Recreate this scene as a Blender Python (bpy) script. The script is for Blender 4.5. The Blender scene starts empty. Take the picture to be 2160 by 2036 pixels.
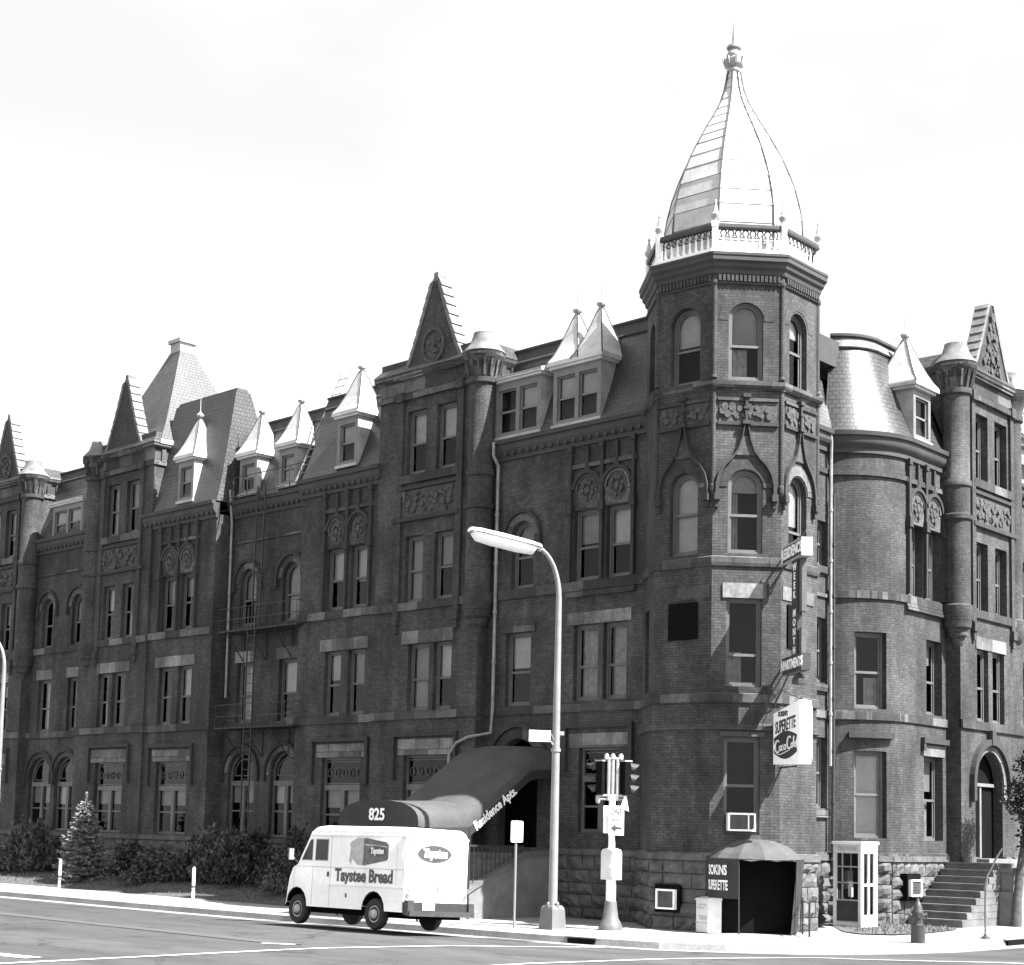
import bpy, bmesh, math, random
from math import sin, cos, pi, radians, sqrt
from mathutils import Vector, Matrix
from mathutils.geometry import tessellate_polygon
random.seed(7)
SC = bpy.context.scene
COL = SC.collection
V3 = Vector
Z = V3((0, 0, 1))

# ------------------------------------------------------------------ materials
M = {}
def nmat(name):
    m = bpy.data.materials.new(name); m.use_nodes = True
    nt = m.node_tree; b = nt.nodes['Principled BSDF']
    M[name] = m
    return m, nt, b
def g(v): return (v, v, v, 1)
def N(nt, t, **kw):
    n = nt.nodes.new(t)
    for k, v in kw.items():
        if k in n.inputs: n.inputs[k].default_value = v
        else: setattr(n, k, v)
    return n
def L(nt, a, b): nt.links.new(a, b)
def math_(nt, op, a, b):
    n = N(nt, 'ShaderNodeMath', operation=op)
    for i, x in enumerate((a, b)):
        if isinstance(x, (int, float)): n.inputs[i].default_value = x
        else: L(nt, x, n.inputs[i])
    return n.outputs[0]
def noise(nt, vec, scale, detail=4, rough=.6):
    n = N(nt, 'ShaderNodeTexNoise'); n.inputs['Scale'].default_value = scale
    n.inputs['Detail'].default_value = detail; n.inputs['Roughness'].default_value = rough
    L(nt, vec, n.inputs['Vector']); return n.outputs['Fac']
def ramp(nt, fac, lo, hi, a=.3, b=.7):
    r = N(nt, 'ShaderNodeMapRange'); L(nt, fac, r.inputs[0])
    for i, x in enumerate((a, b, lo, hi)): r.inputs[i+1].default_value = x
    return r.outputs[0]
def coords(nt, kind='Object', scale=(1, 1, 1)):
    t = N(nt, 'ShaderNodeTexCoord'); m = N(nt, 'ShaderNodeMapping'); m.inputs['Scale'].default_value = scale
    L(nt, t.outputs[kind], m.inputs[0]); return m.outputs[0]
def uv(nt, scale=(1, 1, 1)): return coords(nt, 'UV', scale)
def bump(nt, b, h, s, dist=.02):
    n = N(nt, 'ShaderNodeBump'); n.inputs['Strength'].default_value = s; n.inputs['Distance'].default_value = dist
    L(nt, h, n.inputs['Height']); L(nt, n.outputs[0], b.inputs['Normal'])
def tocol(nt, val, b, inp='Base Color'):
    c = N(nt, 'ShaderNodeCombineColor')
    for i in range(3): L(nt, val, c.inputs[i])
    L(nt, c.outputs[0], b.inputs[inp])

def plain(name, v, rough=.6, var=.15, scale=3, metal=0, spec=.4, bmp=0):
    m, nt, b = nmat(name)
    vec = coords(nt)
    f = noise(nt, vec, scale, 6)
    f2 = noise(nt, vec, scale*9, 3)
    val = math_(nt, 'MULTIPLY', ramp(nt, f, v*(1-var), v*(1+var)), ramp(nt, f2, 1-var*.5, 1+var*.5))
    tocol(nt, val, b)
    b.inputs['Roughness'].default_value = rough; b.inputs['Metallic'].default_value = metal
    b.inputs['Specular IOR Level'].default_value = spec
    if bmp: bump(nt, b, f2, bmp)
    return m

def bricky(name, c1, c2, mort, bw, rh, ms=.008, bias=0, rough=.85, stain=.35, bmp=.35, spec=.25, sm=.1, streak=.2, soot=.3, chalk=.9):
    m, nt, b = nmat(name)
    t = N(nt, 'ShaderNodeTexBrick'); L(nt, uv(nt), t.inputs['Vector'])
    for k, v in (('Color1', g(c1)), ('Color2', g(c2)), ('Mortar', g(mort)), ('Scale', 1), ('Mortar Size', ms), ('Mortar Smooth', sm), ('Bias', bias), ('Brick Width', bw), ('Row Height', rh)):
        t.inputs[k].default_value = v
    bw_ = N(nt, 'ShaderNodeRGBToBW'); L(nt, t.outputs['Color'], bw_.inputs[0])
    n1 = noise(nt, coords(nt), .55, 5)
    n2 = noise(nt, coords(nt, 'Object', (1, 1, .25)), 2.2, 4)
    n3 = noise(nt, coords(nt), 9, 3, .7)
    v = math_(nt, 'MULTIPLY', bw_.outputs[0], ramp(nt, n1, 1-stain, 1+stain))
    v = math_(nt, 'MULTIPLY', v, ramp(nt, n2, 1-streak, 1+streak))
    v = math_(nt, 'MULTIPLY', v, ramp(nt, n3, .72, 1.28))
    n4 = noise(nt, coords(nt, 'Object', (1, 1, .3)), .8, 6, .65); v = math_(nt, 'MULTIPLY', v, ramp(nt, n4, 1-soot, 1.0, .3, .52))
    n5 = noise(nt, coords(nt), 1.4, 5, .7); n6 = noise(nt, coords(nt, 'Object', (1, 1, 3)), 7, 3, .7)
    v = math_(nt, 'MULTIPLY', v, math_(nt, 'ADD', 1.0, math_(nt, 'MULTIPLY', ramp(nt, n5, 0, chalk, .63, .72), ramp(nt, n6, 0, 1, .45, .6))))
    tocol(nt, v, b)
    b.inputs['Roughness'].default_value = rough; b.inputs['Specular IOR Level'].default_value = spec
    inv = math_(nt, 'SUBTRACT', 1.0, t.outputs['Fac'])
    bump(nt, b, math_(nt, 'ADD', inv, math_(nt, 'MULTIPLY', n3, .6)), bmp, .012)
    return m

bricky('brick', 0.0410, 0.0593, 0.0258, .21, .073, bmp=.25, stain=.4, streak=.3, soot=.4)
bricky('brick_smooth', 0.0410, 0.0547, 0.0274, .21, .073, stain=.3, bmp=.2)
plain('dark_stone', 0.0250, .85, .3, 3, bmp=.2)
bricky('trim_stone', 0.0360, 0.1600, 0.0240, .95, .6, ms=.012, bias=-.4, stain=.45, soot=.4, chalk=1.6, bmp=.15)
bricky('pale_stone', 0.0680, 0.1700, 0.0425, 1.1, .8, ms=.012, stain=.5, soot=.45, bmp=.15)
bricky('slate', 0.0302, 0.0432, 0.0115, .16, .15, ms=.014, rough=.4, stain=.25, bmp=.7, spec=.5, streak=.25, soot=.2, chalk=.5)
bricky('slate_sunlit', .038, .052, .014, .16, .15, ms=.013, rough=.5, stain=.2, bmp=.7, spec=.55, streak=.2, soot=.1, chalk=.3)  # same slate, lightened so its colour carries the sun on the high roofs
plain('rock', 0.0750, .9, .45, 2.2, bmp=.8)
plain('terracotta', 0.0546, .85, .5, 7, bmp=1.0)
plain('frame_paint', .085, .55, .2, 2)
plain('sash_pale', .13, .55, .2, 2)
plain('metal_white', .42, .45, .22, 1.2)
plain('seam_metal', 0.0400, .6, .3, 3)
plain('cope_stone', 0.1200, .8, .4, 3, bmp=.2)
plain('metal_grey', .3, .5, .3, 1.5)
plain('roof_dark', .035, .75, .25, 1.5)
plain('dark', 0.0048, .9, .2, 2, spec=.05)
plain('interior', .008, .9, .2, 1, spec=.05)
plain('blind', .42, .9, .14, 1.3)
plain('blind_dull', .24, .9, .2, 1.3)
plain('curtain', .3, .9, .35, 6)
plain('iron', 0.0210, .6, .3, 6)
plain('pipe', .2, .5, .3, 3)
plain('paint_white', .8, .35, .06, 1.2)
plain('van_white', .82, .32, .11, .9)
plain('sign_white', .85, .5, .04, 2)
plain('letter_white', .8, .6, .05, 4)
plain('ink', .03, .6, .2, 4)
plain('ink_grey', 0.0750, .6, .3, 5)
plain('loaf_pale', .42, .7, .25, 6)
plain('loaf_dark', 0.1280, .6, .35, 6)
plain('rubber', .02, .8, .25, 6)
plain('hub', .35, .45, .25, 8, metal=.0)
plain('steel', 0.1700, .45, .15, 2)
plain('pole_grey', 0.1040, .45, .18, 1.4)
plain('canvas_dark', 0.0496, .85, .22, 1.6, bmp=.3)
plain('canvas_black', .018, .7, .25, 3)
plain('hydrant_paint', 0.0360, .5, .3, 6)
plain('cabinet', .55, .5, .12, 3)
plain('concrete_wall', 0.1360, .9, .25, 1.6, bmp=.3)
plain('step_stone', 0.0975, .9, .3, 2.5, bmp=.3)
plain('bark', .06, .95, .4, 8, bmp=.8)
plain('leaf_dark', .022, .7, .5, 2.5)
plain('leaf_mid', .05, .7, .5, 2.5)
plain('leaf_silver', 0.1700, .7, .35, 2.5)
plain('lens_dark', .012, .25, .2, 4, spec=.25)
plain('signal_grey', .3, .5, .2, 5)

# glass: a thin clear pane that lets the dark room and the blinds show and mirrors a little
m, nt, b = nmat('glass')
out = nt.nodes['Material Output']
tr = N(nt, 'ShaderNodeBsdfTransparent'); tr.inputs[0].default_value = g(.75)
gl = N(nt, 'ShaderNodeBsdfGlossy'); gl.inputs['Roughness'].default_value = 0; gl.inputs[0].default_value = g(.9)
fr = N(nt, 'ShaderNodeFresnel'); fr.inputs[0].default_value = 1.25
w = noise(nt, coords(nt), .9, 1); bp = N(nt, 'ShaderNodeBump'); bp.inputs['Strength'].default_value = .1; bp.inputs['Distance'].default_value = .02
L(nt, w, bp.inputs['Height']); L(nt, bp.outputs[0], gl.inputs['Normal'])
mx = N(nt, 'ShaderNodeMixShader'); L(nt, fr.outputs[0], mx.inputs[0]); L(nt, tr.outputs[0], mx.inputs[1]); L(nt, gl.outputs[0], mx.inputs[2])
L(nt, mx.outputs[0], out.inputs[0])

def groundmat(name, v, var, s1, s2, bmp, rough=.9, stretch=(1, 1, 1), cracks=0, wear=0):
    m, nt, b = nmat(name)
    a = noise(nt, coords(nt, 'Object', stretch), s1, 6, .6); c = noise(nt, coords(nt), s2, 4, .7)
    val = math_(nt, 'MULTIPLY', ramp(nt, a, v*(1-var), v*(1+var)), ramp(nt, c, .75, 1.25))
    if cracks:
        t = N(nt, 'ShaderNodeTexBrick'); L(nt, coords(nt, 'Object'), t.inputs['Vector'])
        for k, x in (('Scale', 1), ('Brick Width', cracks), ('Row Height', cracks), ('Mortar Size', .012), ('Color1', g(1)), ('Color2', g(.9)), ('Mortar', g(.45))): t.inputs[k].default_value = x
        t.offset = 0
        bb = N(nt, 'ShaderNodeRGBToBW'); L(nt, t.outputs['Color'], bb.inputs[0])
        val = math_(nt, 'MULTIPLY', val, bb.outputs[0])
    if wear:
        d1 = noise(nt, coords(nt, 'Object', (.5, 1, 1)), 1.1, 6, .65); val = math_(nt, 'MULTIPLY', val, ramp(nt, d1, .62, 1.0, .33, .5))
        vo = N(nt, 'ShaderNodeTexVoronoi', feature='DISTANCE_TO_EDGE'); vo.inputs['Scale'].default_value = .28
        wv = noise(nt, coords(nt), 1.5, 4); mxv = N(nt, 'ShaderNodeVectorMath', operation='ADD'); cx = N(nt, 'ShaderNodeCombineXYZ'); L(nt, wv, cx.inputs[0]); L(nt, wv, cx.inputs[1]); L(nt, coords(nt), mxv.inputs[0]); L(nt, cx.outputs[0], mxv.inputs[1]); L(nt, mxv.outputs[0], vo.inputs['Vector'])
        val = math_(nt, 'MULTIPLY', val, ramp(nt, vo.outputs['Distance'], .5, 1.0, .004, .012))
    tocol(nt, val, b); b.inputs['Roughness'].default_value = rough; b.inputs['Specular IOR Level'].default_value = .3
    bump(nt, b, c, bmp, .01)
groundmat('asphalt', 0.0474, .34, .32, 30, .4, stretch=(.18, 1.6, 1), wear=1)
groundmat('patch_grey', .045, .2, .8, 30, .4)  # even dark grey for the quad at the kerb
groundmat('sidewalk', 0.2574, .14, .5, 14, .25, cracks=1.5)
groundmat('curb_stone', 0.2160, .2, 1.2, 16, .3)
groundmat('gutter_concrete', 0.2080, .22, .7, 16, .3)
groundmat('gutter_worn', 0.0607, .25, .32, 30, .3, stretch=(.18, 1.6, 1))
groundmat('road_paint', 0.4960, .18, 2.0, 20, .2)
groundmat('grass_ground', 0.0680, .3, 2.5, 40, .8)
plain('grass_blade', 0.0800, .7, .3, 3)

# ------------------------------------------------------------------ mesh builder
class Fr:                                   # local frame: s along the wall, d outwards, z up
    def __init__(f, o, u, n): f.o, f.u, f.n = V3(o), V3(u).normalized(), V3(n).normalized()
    def p(f, s, d, z): return f.o + f.u*s + f.n*d + Z*z
WORLD = Fr((0, 0, 0), (1, 0, 0), (0, 1, 0))

class MB:
    def __init__(m, fr=WORLD): m.v, m.f, m.fr = [], [], fr
    def face(m, pts):
        i = len(m.v); m.v += [tuple(p) for p in pts]; m.f.append(tuple(range(i, i+len(pts)))); return m
    def lf(m, pts): return m.face([m.fr.p(*p) for p in pts])
    def box(m, s0, s1, d0, d1, z0, z1, fr=None):
        fr = fr or m.fr; i = len(m.v)
        m.v += [tuple(fr.p(s, d, z)) for z in (z0, z1) for d in (d0, d1) for s in (s0, s1)]
        m.f += [tuple(i+k for k in q) for q in ((0, 1, 3, 2), (4, 6, 7, 5), (0, 4, 5, 1), (2, 3, 7, 6), (0, 2, 6, 4), (1, 5, 7, 3))]
        return m
    def hexa(m, P):                         # 8 points: bottom 4 then top 4
        i = len(m.v); m.v += [tuple(p) for p in P]
        m.f += [tuple(i+k for k in q) for q in ((3, 2, 1, 0), (4, 5, 6, 7), (0, 1, 5, 4), (1, 2, 6, 5), (2, 3, 7, 6), (3, 0, 4, 7))]
        return m
    def loft(m, rings, cap0=True, cap1=True, close=True):
        i = len(m.v); n = len(rings[0])
        for r in rings: m.v += [tuple(p) for p in r]
        for k in range(len(rings)-1):
            for j in range(n if close else n-1):
                a = i+k*n+j; b_ = i+k*n+(j+1) % n
                m.f.append((a, b_, b_+n, a+n))
        if cap0: m.f.append(tuple(i+j for j in range(n))[::-1])
        if cap1: m.f.append(tuple(i+(len(rings)-1)*n+j for j in range(n)))
        return m
    def lathe(m, c, prof, n=16, cap=True, a0=0, ax=None):
        c = V3(c); R = []
        for r, z in prof:
            R.append([c+V3((r*cos(a0+2*pi*j/n), r*sin(a0+2*pi*j/n), z)) for j in range(n)])
        return m.loft(R, cap, cap)
    def tube(m, pts, r, n=8, cap=True):
        pts = [V3(p) for p in pts]; R = []
        rr = r if isinstance(r, (list, tuple)) else [r]*len(pts)
        prev = None
        for i, p in enumerate(pts):
            t = (pts[min(i+1, len(pts)-1)]-pts[max(i-1, 0)]).normalized()
            if prev is None:
                x = t.orthogonal().normalized()
            else:
                x = (prev-t*prev.dot(t)).normalized()
            prev = x; y = t.cross(x)
            R.append([p+(x*cos(2*pi*j/n)+y*sin(2*pi*j/n))*rr[i] for j in range(n)])
        return m.loft(R, cap, cap)
    def bar(m, a, b_, w, h=None):           # square bar
        a, b_ = V3(a), V3(b_); h = h or w; t = (b_-a).normalized()
        x = t.cross(Z); x = x.normalized() if x.length > 1e-4 else V3((1, 0, 0)); y = x.cross(t)
        R = [[p+x*sx*w/2+y*sy*h/2 for sx, sy in ((-1, -1), (1, -1), (1, 1), (-1, 1))] for p in (a, b_)]
        return m.loft(R)
    def prism(m, poly, d0, d1, fr=None, bev=0):      # (s,z) outline pushed from d0 to d1
        fr = fr or m.fr
        return m.loft([[fr.p(s, d, z) for s, z in poly] for d in (d0, d1)])
    def poly(m, outline, holes=(), d=0):    # flat face with holes in the frame's plane
        loops = [outline]+list(holes)
        vl = [[V3((x, y, 0)) for x, y in l] for l in loops]
        flat = [p for l in loops for p in l]; i = len(m.v)
        m.v += [tuple(m.fr.p(s, d, z)) for s, z in flat]
        for t in tessellate_polygon(vl):
            a, b_, c = (V3(m.v[i+k]) for k in t)
            q = t if (b_-a).cross(c-a).dot(m.fr.n) > 0 else (t[0], t[2], t[1])
            m.f.append(tuple(i+k for k in q))
        return m
    def reveal(m, loop, d, depth):
        n = len(loop)
        for k in range(n):
            a, b_ = loop[k], loop[(k+1) % n]
            m.lf([(a[0], d, a[1]), (b_[0], d, b_[1]), (b_[0], d-depth, b_[1]), (a[0], d-depth, a[1])])
        return m
    def sweep(m, path, prof, closed=False):  # path: (point, outward vector); prof: (d,z)
        i = len(m.v); n = len(prof); k = len(path)
        for p, o in path: m.v += [tuple(V3((p[0], p[1], 0))+V3((o[0], o[1], 0))*d+Z*z) for d, z in prof]
        for a in range(k if closed else k-1):
            b_ = (a+1) % k
            for j in range(n-1): m.f.append((i+a*n+j, i+b_*n+j, i+b_*n+j+1, i+a*n+j+1))
        if not closed:
            m.f.append(tuple(i+j for j in range(n))); m.f.append(tuple(i+(k-1)*n+j for j in range(n))[::-1])
        return m
    def add(m, v, f):
        i = len(m.v); m.v += [tuple(p) for p in v]; m.f += [tuple(i+k for k in q) for q in f]; return m
    def build(m, name, mat, parent=None, smooth=False, fix=False):
        me = bpy.data.meshes.new(name); me.from_pydata(m.v, [], m.f); me.update()
        if fix:
            bm = bmesh.new(); bm.from_mesh(me); bmesh.ops.remove_doubles(bm, verts=bm.verts, dist=1e-5)
            bmesh.ops.recalc_face_normals(bm, faces=bm.faces); bm.to_mesh(me); bm.free(); me.update()
        ul = me.uv_layers.new(name='UVMap').data
        for p in me.polygons:
            n = p.normal
            h = sqrt(n.x*n.x+n.y*n.y)
            for li in p.loop_indices:
                co = me.vertices[me.loops[li].vertex_index].co
                if h < .5: ul[li].uv = (co.x, co.y)
                else: ul[li].uv = ((-n.y*co.x+n.x*co.y)/h, co.z/h)
        if smooth:
            for p in me.polygons: p.use_smooth = True
            if smooth is not True:
                try: me.set_sharp_from_angle(angle=radians(smooth))
                except Exception: pass
        me.materials.append(M[mat] if isinstance(mat, str) else mat)
        o = bpy.data.objects.new(name, me); COL.objects.link(o)
        if parent is not None:
            o.parent = parent; o.matrix_parent_inverse = parent_inv(parent)
        return o
def parent_inv(p):
    mw = Matrix.Identity(4); q = p; ch = []
    while q is not None: ch.append(q); q = q.parent
    for q in reversed(ch):
        mw = mw @ q.matrix_parent_inverse @ Matrix.LocRotScale(q.location, q.rotation_euler, q.scale)
    return mw.inverted()
def tag(o, label=None, cat=None, group=None, kind=None):
    if label: o['label'] = label
    if cat: o['category'] = cat
    if group: o['group'] = group
    if kind: o['kind'] = kind
    return o
def thing(name, loc, label, cat, group=None, rz=0):
    o = bpy.data.objects.new(name, None); COL.objects.link(o); o.location = loc; o.rotation_euler = (0, 0, rz)
    o.empty_display_size = .3
    return tag(o, label, cat, group)
def copy_tree(o, parent=None):
    c = o.copy(); COL.objects.link(c)
    if parent is not None:
        c.parent = parent; c.matrix_parent_inverse = o.matrix_parent_inverse.copy()
    for ch in o.children: copy_tree(ch, c)
    return c
def rect(s0, s1, z0, z1): return [(s0, z0), (s1, z0), (s1, z1), (s0, z1)]
def arch(s0, s1, z0, zt, n=14):
    r = (s1-s0)/2; c = (s0+s1)/2; zs = zt-r
    return [(s0, z0), (s1, z0)]+[(c+r*cos(pi*k/n), zs+r*sin(pi*k/n)) for k in range(n+1)]
def arc_strip(c, zs, r0, r1, n=16, a0=0, a1=pi):
    return [(c+r1*cos(a0+(a1-a0)*k/n), zs+r1*sin(a0+(a1-a0)*k/n)) for k in range(n+1)]+[(c+r0*cos(a1-(a1-a0)*k/n), zs+r0*sin(a1-(a1-a0)*k/n)) for k in range(n+1)]

def text_mesh(txt, size, font_off=0, shear=0, spacing=1, xscale=1):
    cu = bpy.data.curves.new('lettering', 'FONT'); cu.body = txt; cu.size = size; cu.offset = font_off; cu.shear = shear
    cu.space_character = spacing; cu.align_x = 'CENTER'; cu.align_y = 'CENTER'; cu.extrude = .004; cu.resolution_u = 3
    o = bpy.data.objects.new('lettering', cu); COL.objects.link(o)
    dg = bpy.context.evaluated_depsgraph_get(); dg.update()
    me = bpy.data.meshes.new_from_object(o.evaluated_get(dg))
    vs = [v.co.copy() for v in me.vertices]; fs = [tuple(p.vertices) for p in me.polygons]
    bpy.data.objects.remove(o); bpy.data.curves.remove(cu); bpy.data.meshes.remove(me)
    if xscale != 1:
        for v in vs: v.x *= xscale
    return vs, fs
def put_text(mb, txt, size, o, ux, uy, lift=.006, **kw):
    vs, fs = text_mesh(txt, size, **kw)
    ux, uy = V3(ux).normalized(), V3(uy).normalized(); nn = ux.cross(uy); o = V3(o)
    mb.add([o+ux*v.x+uy*v.y+nn*(lift+v.z) for v in vs], fs); return mb

def piece(mb, name, mat, parent): return mb.build(name, mat, parent)
CLOUD_LO, CLOUD_HI, SUN_E, EXPO = 2.08, 2.5, 5.0, 2.2
# ------------------------------------------------------------------ the apartment building
SK = radians(4.38)
A = V3((-23.174, 34.52, 0))                       # tower corner nearest the crossing
LW = Fr(A, (-cos(SK), sin(SK), 0), (-sin(SK), -cos(SK), 0))     # street wing: s runs to the left
RW = Fr((-22.2, 0, 0), (0, 1, 0), (1, 0, 0))                     # side wing: s = world y
BLD = thing('apartment_building', LW.p(12, -6, 0), 'long four storey dark brick apartment building with gables, dormers and a domed corner tower', 'apartment building')
P = BLD

WR = random.Random(17)
def window(fr, d, loop, parent=P, rail=.5, bl=None, half=None, curtain=None, muntin=0, depth=.2, fw=.075, mat='frame_paint', style='sash', pale=False):
    """timber window set back in an opening; bl = share of the height the blind covers"""
    ss = [p[0] for p in loop]; zz = [p[1] for p in loop]
    s0, s1, z0, z1 = min(ss), max(ss), min(zz), max(zz); c = (s0+s1)/2; w, h = s1-s0, z1-z0
    D = d-depth
    def inset(t):
        if len(loop) == 4: return rect(s0+t, s1-t, z0+t, z1-t)
        return arch(s0+t, s1-t, z0+t, z1-t)
    mb = MB(fr); inner = inset(fw); n = len(loop)
    for k in range(n):
        k2 = (k+1) % n
        mb.lf([(loop[k][0], D+.05, loop[k][1]), (loop[k2][0], D+.05, loop[k2][1]), (inner[k2][0], D+.05, inner[k2][1]), (inner[k][0], D+.05, inner[k][1])])
        mb.lf([(inner[k][0], D+.05, inner[k][1]), (inner[k2][0], D+.05, inner[k2][1]), (inner[k2][0], D-.03, inner[k2][1]), (inner[k][0], D-.03, inner[k][1])])
    zr = z0+h*rail
    if style == 'sash':
        mb.box(s0+fw-.01, s1-fw+.01, D-.02, D+.04, zr-.035, zr+.035)
        i2 = inset(fw+.055)                                   # upper sash stiles
        for k in range(n):
            k2 = (k+1) % n
            mb.lf([(inner[k][0], D+.012, inner[k][1]), (inner[k2][0], D+.012, inner[k2][1]), (i2[k2][0], D+.012, i2[k2][1]), (i2[k][0], D+.012, i2[k][1])])
    else:                                                    # transom over two narrow lights
        zt = z0+h*.63
        mb.box(s0+fw-.01, s1-fw+.01, D-.02, D+.09, zt-.09, zt+.09)
        mb.box(c-.09, c+.09, D-.02, D+.08, z0+fw, zt-.09)
        for e in (s0+fw, c+.09):
            mb.box(e, e+(w-2*fw-.18)/2, D-.02, D+.03, z0+h*.3-.03, z0+h*.3+.03)
    wo = mb.build('window', mat, parent)
    gl = MB(fr).poly(inner, d=D); gl.build('pane', 'glass', wo)
    bm_ = 'blind' if WR.random() < .7 else 'blind_dull'
    if bl is not None and bl > .15: bl *= WR.uniform(.86, 1.1) if bl < .9 else 1
    if not bl and not curtain and style == 'sash':
        r_ = WR.random()
        if r_ < .42: bl = WR.choice((.28, .4, .5, .5, .62)); bm_ = WR.choice(('blind', 'blind_dull'))
        elif r_ < .8: curtain = WR.choice(((.0, .32, .97), (.62, 1, .97), (.0, .9, .5), (.1, .8, .97)))
    if bl:
        bl = min(bl, .99); k0, k1 = half or (0, 1)
        a_, b_ = s0+fw+(w-2*fw)*k0, s0+fw+(w-2*fw)*k1
        top = z1-fw; zb = z1-h*bl
        if style != 'sash': top = z0+h*.6; zb = top-h*bl
        if len(loop) == 4 or style != 'sash': q = rect(a_, b_, zb, top)
        else: q = [p for p in arch(s0+fw, s1-fw, zb, z1-fw)]
        MB(fr).poly(q, d=D-.07).build('blind', bm_, wo)
    if curtain:
        a_, b_, zt_ = curtain
        mb = MB(fr); k = 7
        for j in range(k):
            x0 = s0+w*(a_+(b_-a_)*j/k); x1 = s0+w*(a_+(b_-a_)*(j+1)/k)
            mb.lf([(x0, D-.12-.05*(j % 2), z0+.05), (x1, D-.12-.05*((j+1) % 2), z0+.05), (x1, D-.12-.05*((j+1) % 2), z0+h*zt_), (x0, D-.12-.05*(j % 2), z0+h*zt_)])
        mb.build('curtain', 'curtain', wo)
    if style != 'sash':                                       # cast ornament of the transom light
        mb = MB(fr); zt = z0+h*.63+.12
        wz = z1-fw-.06
        if len(loop) == 4:
            for k in range(5):
                x = s0+fw+.18+(w-2*fw-.36)*k/4
                R = [fr.p(x+.1*cos(t)*1, D+.03, (zt+wz)/2+.13*sin(t)) for t in [j*pi/5 for j in range(11)]]
                mb.tube(R, .014, 5)
            mb.box(s0+fw+.06, s1-fw-.06, D+.0, D+.04, zt, zt+.03).box(s0+fw+.06, s1-fw-.06, D+.0, D+.04, wz-.02, wz+.01)
        else:
            r = w/2-fw-.12
            mb.prism(arc_strip(c, z1-w/2, r-.025, r, 12), D, D+.04)
            mb.box(c-r, c+r, D, D+.04, z1-w/2-.03, z1-w/2)
        mb.build('transom_tracery', 'ink_grey', wo)
    return wo

HOLES = {}
def wallpanel(fr, d, outline, holes, mat='brick', name='wall', depth=.3):
    mb = MB(fr); mb.poly(outline, holes, d)
    for h in holes: mb.reveal(h, d, depth)
    return mb.build(name, mat, P)

def belt(fr, s0, s1, d, z0, z1, proud=.075, name='belt_course', mat='trim_stone'): return MB(fr).box(s0, s1, d-.04, d+proud, z0, z1).build(name, mat, P)
def lintel(fr, s0, s1, d, z0, z1, proud=.035, mat='pale_stone'): return MB(fr).box(s0, s1, d-.02, d+proud, z0, z1).build('lintel', mat, P)
def hood_square(fr, s0, s1, d, z, drop, t=.12, proud=.13):
    MB(fr).box(s0, s1, d-.02, d+proud, z-t, z).box(s0, s0+t, d-.02, d+proud*.9, z-drop, z-t).box(s1-t, s1, d-.02, d+proud*.9, z-drop, z-t).box(s0-.03, s0+t+.03, d-.02, d+proud, z-drop-.1, z-drop).box(s1-t-.03, s1+.03, d-.02, d+proud, z-drop-.1, z-drop).build('hood_mould', 'dark_stone', P)
def round_head(fr, d, c, zs, r, w1=.24, w2=.11, ends=True, m1='trim_stone'):
    MB(fr).prism(arc_strip(c, zs, r+.02, r+w1, 16), d-.02, d+.035).build('arch_ring', m1, P)
    hb = MB(fr).prism(arc_strip(c, zs, r+w1+.015, r+w1+w2, 16, -.2, pi+.2), d-.02, d+.11)
    if ends:
        for sg in (-1, 1): hb.box(c+sg*(r+w1+w2*.5)-.08, c+sg*(r+w1+w2*.5)+.08, d-.02, d+.13, zs-.3, zs-.12)
    hb.build('hood_mould', 'dark_stone', P)
def pair3(fr, d, w0, w1):
    """tympana with carved discs, round hoods and thin shafts over the paired third floor windows"""
    lo, hi = min(w0[0], w1[0]), max(w0[1], w1[1]); mid = (min(w0[1], w1[1])+max(w0[0], w1[0]))/2
    for a_, b_ in ((lo-.02, mid), (mid, hi+.02)):
        c = (a_+b_)/2
        tm = MB(fr).prism(arc_strip(c, 12.12, .4, .48, 16), d-.02, d+.07)
        tm.prism([(c-.48, 11.6), (c+.48, 11.6), (c+.48, 12.12), (c-.48, 12.12)], d-.02, d+.03)
        to = tm.build('tympanum', 'trim_stone', P)
        hb = MB(fr).prism(arc_strip(c, 12.12, .485, .58, 16, .12, pi-.12), d-.02, d+.12); hb.box(c-.04, c+.04, d-.02, d+.1, 12.68, 13.4); hb.prism([(c-.12, 12.7), (c+.12, 12.7), (c, 12.9)], d-.02, d+.12); hb.build('hood_mould', 'dark_stone', to)
        ds = MB(fr).prism([(c+.36*cos(2*pi*k/18), 12.1+.42*sin(2*pi*k/18)) for k in range(18)], d-.02, d+.045)
        for k in range(9):
            t = 2*pi*k/9; ds.prism([(c+.21*cos(t)+.075*cos(u), 12.1+.25*sin(t)+.085*sin(u)) for u in [j*pi/3 for j in range(6)]], d+.03, d+.075+.03*(k % 2))
        ds.prism([(c+.1*cos(u), 12.1+.12*sin(u)) for u in [j*pi/4 for j in range(8)]], d+.03, d+.1)
        ds.build('carved_disc', 'terracotta', to)
    for x in (lo-.1, mid, hi+.1):
        MB(fr).box(x-.055, x+.055, d-.02, d+.115, 9.5, 13.38).box(x-.1, x+.1, d-.02, d+.16, 11.45, 11.75).box(x-.085, x+.085, d-.02, d+.15, 13.3, 13.48).build('shaft', 'dark_stone', P)
    MB(fr).box(lo-.2, hi+.2, d-.02, d+.085, 12.78, 12.9).build('string_course', 'trim_stone', P)

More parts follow.
